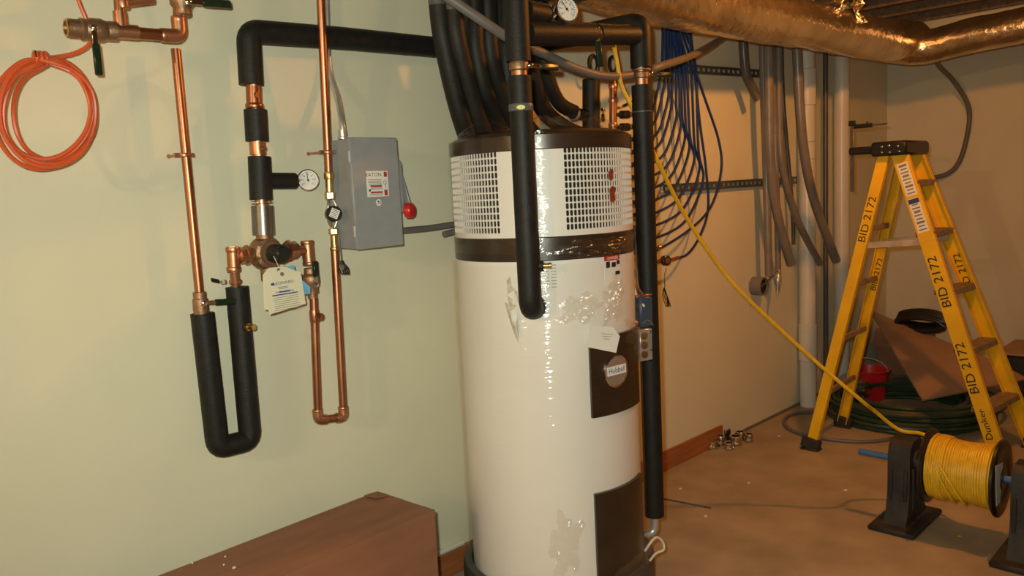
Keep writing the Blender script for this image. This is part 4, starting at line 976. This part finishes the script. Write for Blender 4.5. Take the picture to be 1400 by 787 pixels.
def zof(py, a, b, pxg):                              # height on a rail at a picture row
    lo, hi = 0.0, zc
    for _ in range(30):
        mid = (lo+hi)/2; p = V(b).lerp(V(a), mid/zc)-CAM; k = V((RX.x*p.x+RY.x*p.y+RZ.x*p.z, RX.y*p.x+RY.y*p.y+RZ.y*p.z, RX.z*p.x+RY.z*p.y+RZ.z*p.z)); yv = k.y/k.z*FOC+PY0
        if yv > py: lo = mid
        else: hi = mid
    return mid
for py in (300, 463): rail_text('BID 2172', RN, tRN, fRN, zof(py, tRN, fRN, 0), .056)
rail_text('Dunker', RN, tRN, fRN, zof(552, tRN, fRN, 0), .042)
for py in (385, 503): rail_text('BID 2172', FN, tFN, fFN, zof(py, tFN, fFN, 0), .062)
rail_text('Dunker', FN, tFN, fFN, zof(580, tFN, fFN, 0), .046)
def inner_text(txt, R_, a, b, z, size):
    c = V(b).lerp(V(a), z/zc)-R_[3]*.0034; m = MB(); text_on(m, txt, size, c, R_[1], R_[2], 1.15, .002); m.build('marker_writing', 'ink', R_[0], smooth=False)
inner_text('BID 2172', RF, tRF, fRF, zof(375, tRF, fRF, 0), .044); inner_text('BID 2172', FF, tFF, fFF, zof(372, tFF, fFF, 0), .05)
# stickers on the near front rail
for k, (ya, yb_, m_) in enumerate(((222, 268, 'paper'), (270, 318, 'paper'))):
    za, zb = zof(ya, tFN, fFN, 0), zof(yb_, tFN, fFN, 0); c = V(fFN).lerp(V(tFN), (za+zb)/2/zc)+FN[3]*.0026
    s_ = MB().obox(c, (FN[1], FN[2], FN[3]), ((za-zb)/2, .027, .0004)).build('rail_sticker', m_, FN[0], smooth=False)
    m = MB()
    for i in range(9):
        m.obox(c+FN[3]*.0007+FN[1]*((za-zb)*(.42-.105*i)), (FN[1], FN[2], FN[3]), (.0035 if i % 3 else .006, .020-.004*(i % 2), .0002))
    m.build('sticker_print', 'grey_ink', s_, smooth=False)
    if k: MB().obox(c+FN[3]*.0010+FN[1]*(za-zb)*.42, (FN[1], FN[2], FN[3]), (.012, .026, .0003)).build('sticker_blue_bar', 'blue_ink', s_, smooth=False)
# bar clamp hooked over the cap's rear end
cx_ = XN+.02
bcn = thing('bar_clamp', 'black and steel bar clamp hooked on the rear edge of the ladder cap', 'clamp', xp(1164, 262, cx_))
t0, t1 = xp(1165, 166, cx_), xp(1163, 262, cx_)
t1 = V((t0.x, t0.y, t1.z))
MB().beam(t0, t1, UY, .018, .007, .001).build('bar', 'dark_steel', bcn)
jaw = xp(1196, 203, cx_); MB().box((cx_-.022, cy1+.001, cz+.005), (cx_+.022, t0.y+.012, cz+.045), .008).build('lower_jaw', 'black', bcn)
sa, sb = xp(1168, 173, cx_), xp(1213, 172, cx_); sb.z = sa.z
MB().tube([sa, sb], .005, 8).build('screw', 'dark_steel', bcn)
MB().tube([sa, sa.lerp(sb, .55)], .012, 10).tube([sa.lerp(sb, .4)-UZ*.012, sa.lerp(sb, .4)+UZ*.022], .006, 8).build('screw_handle', 'black', bcn)
MB().obox(t0+UZ*-.01, (UX, UY, UZ), (.012, .016, .014), .003).build('upper_jaw', 'black', bcn)

# ------------------------------------------------------------------ cable reel on its stand
rz = .325
ax0 = xp(1197, 621, SPX); ax1 = xp(1382, 663, SPX-.08)
rz0 = ax0.z
def stand(c, lab):
    c = V(c); o = thing('reel_stand', lab, 'stand', (c.x, c.y, 0), 'reel stands')
    MB().box((c.x-.19, c.y-.10, 0), (c.x+.17, c.y+.09, .022), .006).build('base_plate', 'black_rough', o)
    b = MB(); n = 10; H_ = rz0+.09
    for s in (-.5, .5):                                  # tapered upright with rounded top
        yv = c.y+s*.09
        b.v += [V((c.x+sx_*hw, yv, z)) for (hw, z) in ((.135, .022), (.105, .06), (.085, .16), (.082, H_-.06), (.07, H_-.02), (.04, H_)) for sx_ in (-1, 1)]
    for i in range(5):
        for s in (0, 12): a = s+2*i; b.f.append((a, a+1, a+3, a+2))
        b.f.append((2*i, 2*i+2, 12+2*i+2, 12+2*i)); b.f.append((2*i+1, 2*i+3, 12+2*i+3, 12+2*i+1))
    b.f.append((10, 11, 23, 22)); b.f.append((0, 1, 13, 12)); b.build('upright', 'black_rough', o, angle=30)
    rb = MB()
    for dx_ in (-.045, 0, .045): rb.obox(V((c.x+dx_, c.y+.047, rz0*.5+.02)), (UX, UY, UZ), (.008, .006, rz0*.33), .003); rb.obox(V((c.x+dx_, c.y-.047, rz0*.5+.02)), (UX, UY, UZ), (.008, .006, rz0*.33), .003)
    for s in (-1, 1): rb.obox(V((c.x-.088, c.y+s*.03, rz0*.55)), (UX, UY, UZ), (.006, .008, rz0*.35), .003)
    rb.build('ribs', 'black_rough', o)
    MB().tube([V((c.x, c.y-.056, rz0)), V((c.x, c.y+.056, rz0))], .045, 18).build('hub', 'black_rough', o)
    return o
fs0 = fl(1252, 705)
stand((SPX+.03, ax0.y-.115, 0), 'black plastic reel stand holding the left end of the yellow cable spool')
yR = xp(1408, 660, SPX-.03).y
stand((SPX-.03, yR, 0), 'black plastic reel stand cut by the right edge of the photo')
cyL = ax0.y-.115
reel = thing('cable_reel', 'spool of yellow cable between black flanges with a white sticker', 'reel', (SPX, cyL-.25, rz0-.16))
yl, yr = cyL-.10, cyL-.36
for yy, nm in ((yl, 0), (yr, 1)):
    fg = MB().lathe(V((SPX, yy, rz0)), -UY, [(0, .150), (.004, .155), (.012, .155), (.016, .150), (.016, .10), (.010, .09), (.010, .05), (.022, .045), (.022, .02)], 40).build('flange', 'black', reel)
    if nm:
        s_ = MB().poly([V((SPX+dx_, yy-.0165, rz0+dz2)) for dx_, dz2 in ((-.118, .085), (-.012, .07), (-.012, -.012), (-.045, -.085), (-.092, -.085))], -UY, .001).build('sticker', 'paper', fg, smooth=False)
MB().lathe(V((SPX, yl-.016, rz0)), -UY, [(0, .06), (yl-yr-.016, .06)], 24).build('drum', 'black', reel)
cw = MB(); S = []
rows_n = 26; R0 = .122
for i in range(rows_n*20+1):
    a = 2*PI*i/20; y_ = yl-.022-(yl-yr-.034)*i/(rows_n*20)
    rr_ = R0+.004*math.sin(i*.013+1)+(.006 if 60 < i < 150 else 0)
    S.append(V((SPX+rr_*math.cos(a), y_+.002*math.sin(i*.05), rz0+rr_*math.sin(a))))
cw.tube(S, .0058, 6)
cw.lathe(V((SPX, yl-.018, rz0)), -UY, [(0, R0-.002), (yl-yr-.022, R0-.002)], 30)
for k in range(3):
    yy0 = yl-.03-.02*k
    cw.tube([V((SPX+(R0+.010)*math.cos(a), yy0-.05*max(0, -math.sin(a+.5))*(1+.4*k), rz0+(R0+.010)*math.sin(a))) for a in [2*PI*i/28 for i in range(28)]], .0055, 6, closed=True)
cw.build('wound_cable', 'wire', reel)
tag(MB().tube([V((SPX, ax0.y+.07, rz0)), V((SPX, yR-.08, rz0))], .0145, 14).build('reel_shaft', 'shaftblue'), 'blue rod through the yellow cable spool and its stands', 'rod')
yc = [V((SPX+.10, yl-.11, rz0-.09)), V((SPX+.135, yl-.06, rz0-.03)), V((SPX+.170, yl-.008, rz0+.02)), V((SPX+.165, yl+.07, rz0+.075)), dp(1229, 587, 3.60), dp(1195, 561, 3.58)]+yc[1:]
tag(MB().tube(spline(yc, 8), .0085, 10).build('yellow_cable', 'wire'), 'yellow cable pulled taut from the spool up past the right foam riser', 'cable')

# ------------------------------------------------------------------ floor clutter
def ring_pts(c, rx, ry, z, n=40, ph=0, wob=.02, seed=1):
    rnd = random.Random(seed); a0, a1 = rnd.uniform(0, 6), rnd.uniform(0, 6)
    return [V((c.x+rx*math.cos(a)*(1+wob*math.sin(2*a+a0)), c.y+ry*math.sin(a)*(1+wob*math.sin(3*a+a1)), z)) for a in [2*PI*i/n+ph for i in range(n)]]
gh = fl(1243, 566); go = thing('hose_coil', 'thick coil of dark green hose on the floor behind the cable reel', 'hose', gh)
m = MB(); rnd = random.Random(11); S = []
for lay in range(5):
    for k in range(4):
        r_ = .50-.042*k-.006*lay+rnd.uniform(-.02, .02)
        S += ring_pts(gh+V((rnd.uniform(-.03, .03), rnd.uniform(-.03, .03), 0)), r_, r_*.94, .016+.027*lay+rnd.uniform(-.003, .004), 28, 0, .035, lay*9+k)
m.tube(S, .0135, 7); m.build('coil', 'hose', go)
gl = fl(1150, 584); S = ring_pts(gl, .30, .34, .011, 44, 0, .03, 5)
tag(MB().tube(S, .0105, 8, closed=True).build('cable_loop', 'greycable'), 'single loop of dark grey cable on the floor under the ladder', 'cable')
# leaning hardboard sheet
BL = fl(1262, 546, .165); TL = xp(1190, 424, 5.98); BRp = fl(1345, 566, .12)
TL2 = xp(1212, 421, BACK-.06); TRp = xp(1366, 496, 5.9)
sn_ = (TRp-TL).cross(BL-TL).normalized(); sn_ = sn_ if sn_.x < 0 else -sn_
hd_ = sn_.cross(UZ).normalized(); BR2 = BL+hd_*((TRp-BL).dot(hd_))
tag(MB().poly([BL, TL, TRp, BR2], -sn_, .012).build('hardboard_sheet', 'board', smooth=False), 'brown hardboard sheet leaning against the far wall behind the ladder', 'board')
# second board at the right edge
bx = xp(1395, 560, 5.95)
tag(MB().box((5.98, bx.y-.32, .271), (6.5, bx.y+.16, .287), .002).build('board_offcut', 'board', smooth=False), 'brown board end lying on the dark box at the right edge', 'board')
tag(MB().box((6.0, bx.y-.30, 0), (6.45, bx.y+.10, .27), .01).build('dark_crate', 'black_rough'), 'dark box under the board end at the right edge', 'box')
# carton, red bucket, clear sack behind the ladder
cbp = fl(1168, 530); c0 = V((6.3, 2.12, 0))
ctn = thing('small_carton', 'faded brown carton with open flap behind the rear ladder rail', 'box', c0)
MB().box((c0.x-.12, c0.y-.16, 0), (c0.x+.2, c0.y+.16, .34), .004).build('carton_body', 'card2', ctn)
MB().poly([V((c0.x-.12, c0.y-.16, .34)), V((c0.x-.12, c0.y+.16, .34)), V((c0.x-.2, c0.y+.17, .22)), V((c0.x-.2, c0.y-.17, .22))], -UX, .004).build('flap', 'card2', ctn, smooth=False)
rk = fl(1180, 548); bkz = thing('red_bucket', 'red plastic bucket with clear sack behind the ladder', 'bucket', rk)
MB().lathe(rk+V((.1, 0, 0)), UZ, [(0, .10), (.01, .105), (.19, .125), (.195, .133), (.205, .133), (.205, .122), (.02, .098)], 28).build('bucket_body', 'red', bkz)
MB().tube([rk+V((.1, 0, .2))+V((-.02, .130*math.cos(a), .08*math.sin(a))) for a in [PI*i/12 for i in range(13)]], .004, 6).build('bail', 'steel', bkz)
sack = MB(); rnd = random.Random(8); n = 12; c = rk+V((-.14, .02, 0))
for j in range(n+1):
    for i in range(n): 
        a = 2*PI*i/n; r_ = .075*math.sin(PI*(.12+.8*j/n))**.6; sack.v.append(c+V((r_*math.cos(a)+rnd.uniform(-.02, .02), r_*1.3*math.sin(a)+rnd.uniform(-.02, .02),   .005+.2*j/n+rnd.uniform(0, .015))))
for j in range(n):
    for i in range(n): i2 = (i+1) % n; sack.f.append((j*n+i, j*n+i2, (j+1)*n+i2, (j+1)*n+i))
tag(sack.build('clear_sack', 'clear', smooth=False), 'crumpled clear plastic sack in front of the red bucket', 'bag')
# black cable bundle on the sheet's top edge
bp_ = TL.lerp(TRp, .42)+V((.02, 0, .045)); S = []
for k in range(5): S += [bp_+V((.02*k-.05, .16*math.cos(a)+rnd.uniform(-.01, .01), .05*math.sin(a)+.012*k)) for a in [2*PI*i/18 for i in range(18)]]
tag(MB().tube(S, .013, 7).build('cable_bundle', 'black'), 'black cable bundle lying over the top edge of the hardboard sheet', 'cable')
# steel couplings in a little heap by the trim end
G2 = 'loose metal fittings by the end of the wood trim'
fit = [(974, 612, 'leftmost squat fitting beside the wood trim end'), (986, 609, 'second fitting from the left, tall and narrow'), (997, 614, 'frontmost small fitting nearest the camera'), (1006, 608, 'broad ringed fitting in the middle of the heap'), (1012, 601, 'fitting at the back of the heap'), (1024, 603, 'rightmost fitting of the heap'), (992, 600, 'dark capped fitting at the back by the wall')]
for i, (x_, y_, lab) in enumerate(fit):
    p = fl(x_, y_); r_ = (.036, .022, .026, .036, .028, .026, .030)[i]; h_ = (.045, .06, .04, .055, .05, .045, .06)[i]
    o = thing('metal_fitting', 'loose zinc '+lab if not lab.startswith('fitting') else 'loose zinc '+lab, 'fitting', p, G2)
    MB().lathe(p, UZ, [(0, r_*.92), (.004, r_), (h_*.3, r_), (h_*.34, r_*.86), (h_*.55, r_*.86), (h_*.6, r_), (h_*.95, r_), (h_, r_*.92), (h_, r_*.7), (h_*.2, r_*.68)], 16).build('body', 'jar' if i != 6 else 'black', o)
    MB().lathe(p+UZ*h_*.42+V((-r_*.8, -r_*.3, 0)), V((-1, -.4, .1)), [(0, .006), (.012, .006), (.013, .009), (.018, .009)], 8).build('screw', 'chrome', o)
a, b = fl(905, 682), fl(972, 695)
tag(MB().tube([a+UZ*.004, a.lerp(b, .5)+UZ*.004, b+UZ*.004], .004, 8).build('steel_rod', 'dark_steel'), 'thin dark rod lying on the concrete right of the heater', 'rod')
for i, (x_, y_) in enumerate([(1195, 722), (1312, 733), (1065, 596), (930, 668), (1024, 660), (965, 706), (1156, 670)]):
    p = fl(x_, y_); rr2 = random.Random(i); n = 7
    pts = [p+V((math.cos(2*PI*k/n)*.011*rr2.uniform(.5, 1.2), math.sin(2*PI*k/n)*.009*rr2.uniform(.5, 1.2), .0003)) for k in range(n)]
    tag(MB().poly(pts, UZ, .003).build('litter_scrap', 'paper' if i != 1 else 'wire', smooth=False), ['pale scrap by the left corner of the reel stand base', 'yellowish scrap on the floor under the cable reel', 'pale scrap near the ladder foot and metal fittings', 'pale speck on the floor close to the right foam riser', 'pale speck on bare floor between fittings and reel stand', 'pale speck just beyond the thin dark rod', 'pale speck on the floor left of the reel stand'][i], 'scrap')

# long brown carton against the wall, bottom left
hz = .50
for _ in range(40):
    if fl(515, 672, hz).y > WALL-.05: hz += .005
    else: break
B1, B2 = fl(515, 673, hz), fl(594, 698, hz)
ln = V((-1.0, (fl(215, 789, hz).y-B1.y)/max(.01, B1.x-fl(215, 789, hz).x), 0)).normalized()
LL = 1.9
lcb = thing('long_carton', 'long reddish brown cardboard carton lying along the cream wall, bottom left', 'box', V(((B1+B2)/2+ln*.6).to_tuple()[:2]+(0,)))
top = [B1, B2, B2+ln*LL, B1+ln*LL]; bot = [V((p.x, p.y, 0)) for p in top]
mb = MB().add(bot+top, [(0, 3, 2, 1), (4, 5, 6, 7), (0, 1, 5, 4), (1, 2, 6, 5), (2, 3, 7, 6), (3, 0, 4, 7)])
mb.build('carton_body', 'card', lcb, smooth=False)
wv = (B2-B1).normalized(); W_ = (B2-B1).length
lid = MB().poly([B1-ln*.002+wv*.0, B1.lerp(B2, .5)-ln*.002, B1.lerp(B2, .5)+ln*LL, B1+ln*LL], UZ, .004)
lid.build('lid_flap', 'card', lcb, smooth=False)
MB().poly([B1.lerp(B2, .505)-ln*.002, B2-ln*.002, B2+ln*LL, B1.lerp(B2, .505)+ln*LL], UZ, .003).build('lid_flap', 'card', lcb, smooth=False)
cr_ = MB().poly([B1.lerp(B2, .02)+UZ*.004, B1.lerp(B2, .25)+UZ*.004, B1.lerp(B2, .22)+ln*.05+UZ*.011, B1.lerp(B2, .03)+ln*.06+UZ*.010], UZ, .002).build('torn_corner', 'card', lcb, smooth=False)
for i, (x_, y_) in enumerate([(320, 776), (306, 772), (263, 770), (308, 761)]):
    p = fl(x_, y_, hz+.0042); r_ = .006 if i == 0 else .003
    tag(MB().poly([p+V((r_*math.cos(a), r_*.7*math.sin(a), 0)) for a in (0, 1.3, 2.2, 3.6, 5)], UZ, .003).build('plaster_crumb', 'paper', smooth=False), ['largest white crumb on top of the long carton', 'small white crumb beside the largest one on the carton', 'white crumb near the rear edge of the long carton top', 'small white crumb on the carton, farther from the camera'][i], 'crumb')
# clear offcut resting on the trim beside the heater
a, b = w(606, 757, .02), w(634, 742, .02)
za = .117
tag(MB().pipe([V((a.x-.05, WALL-.014, za)), V((b.x, WALL-.014, za))], .0115, .009, 12).build('pipe_offcut', 'pvc'), 'short white pipe offcut lying on the trim between carton and heater', 'pipe')
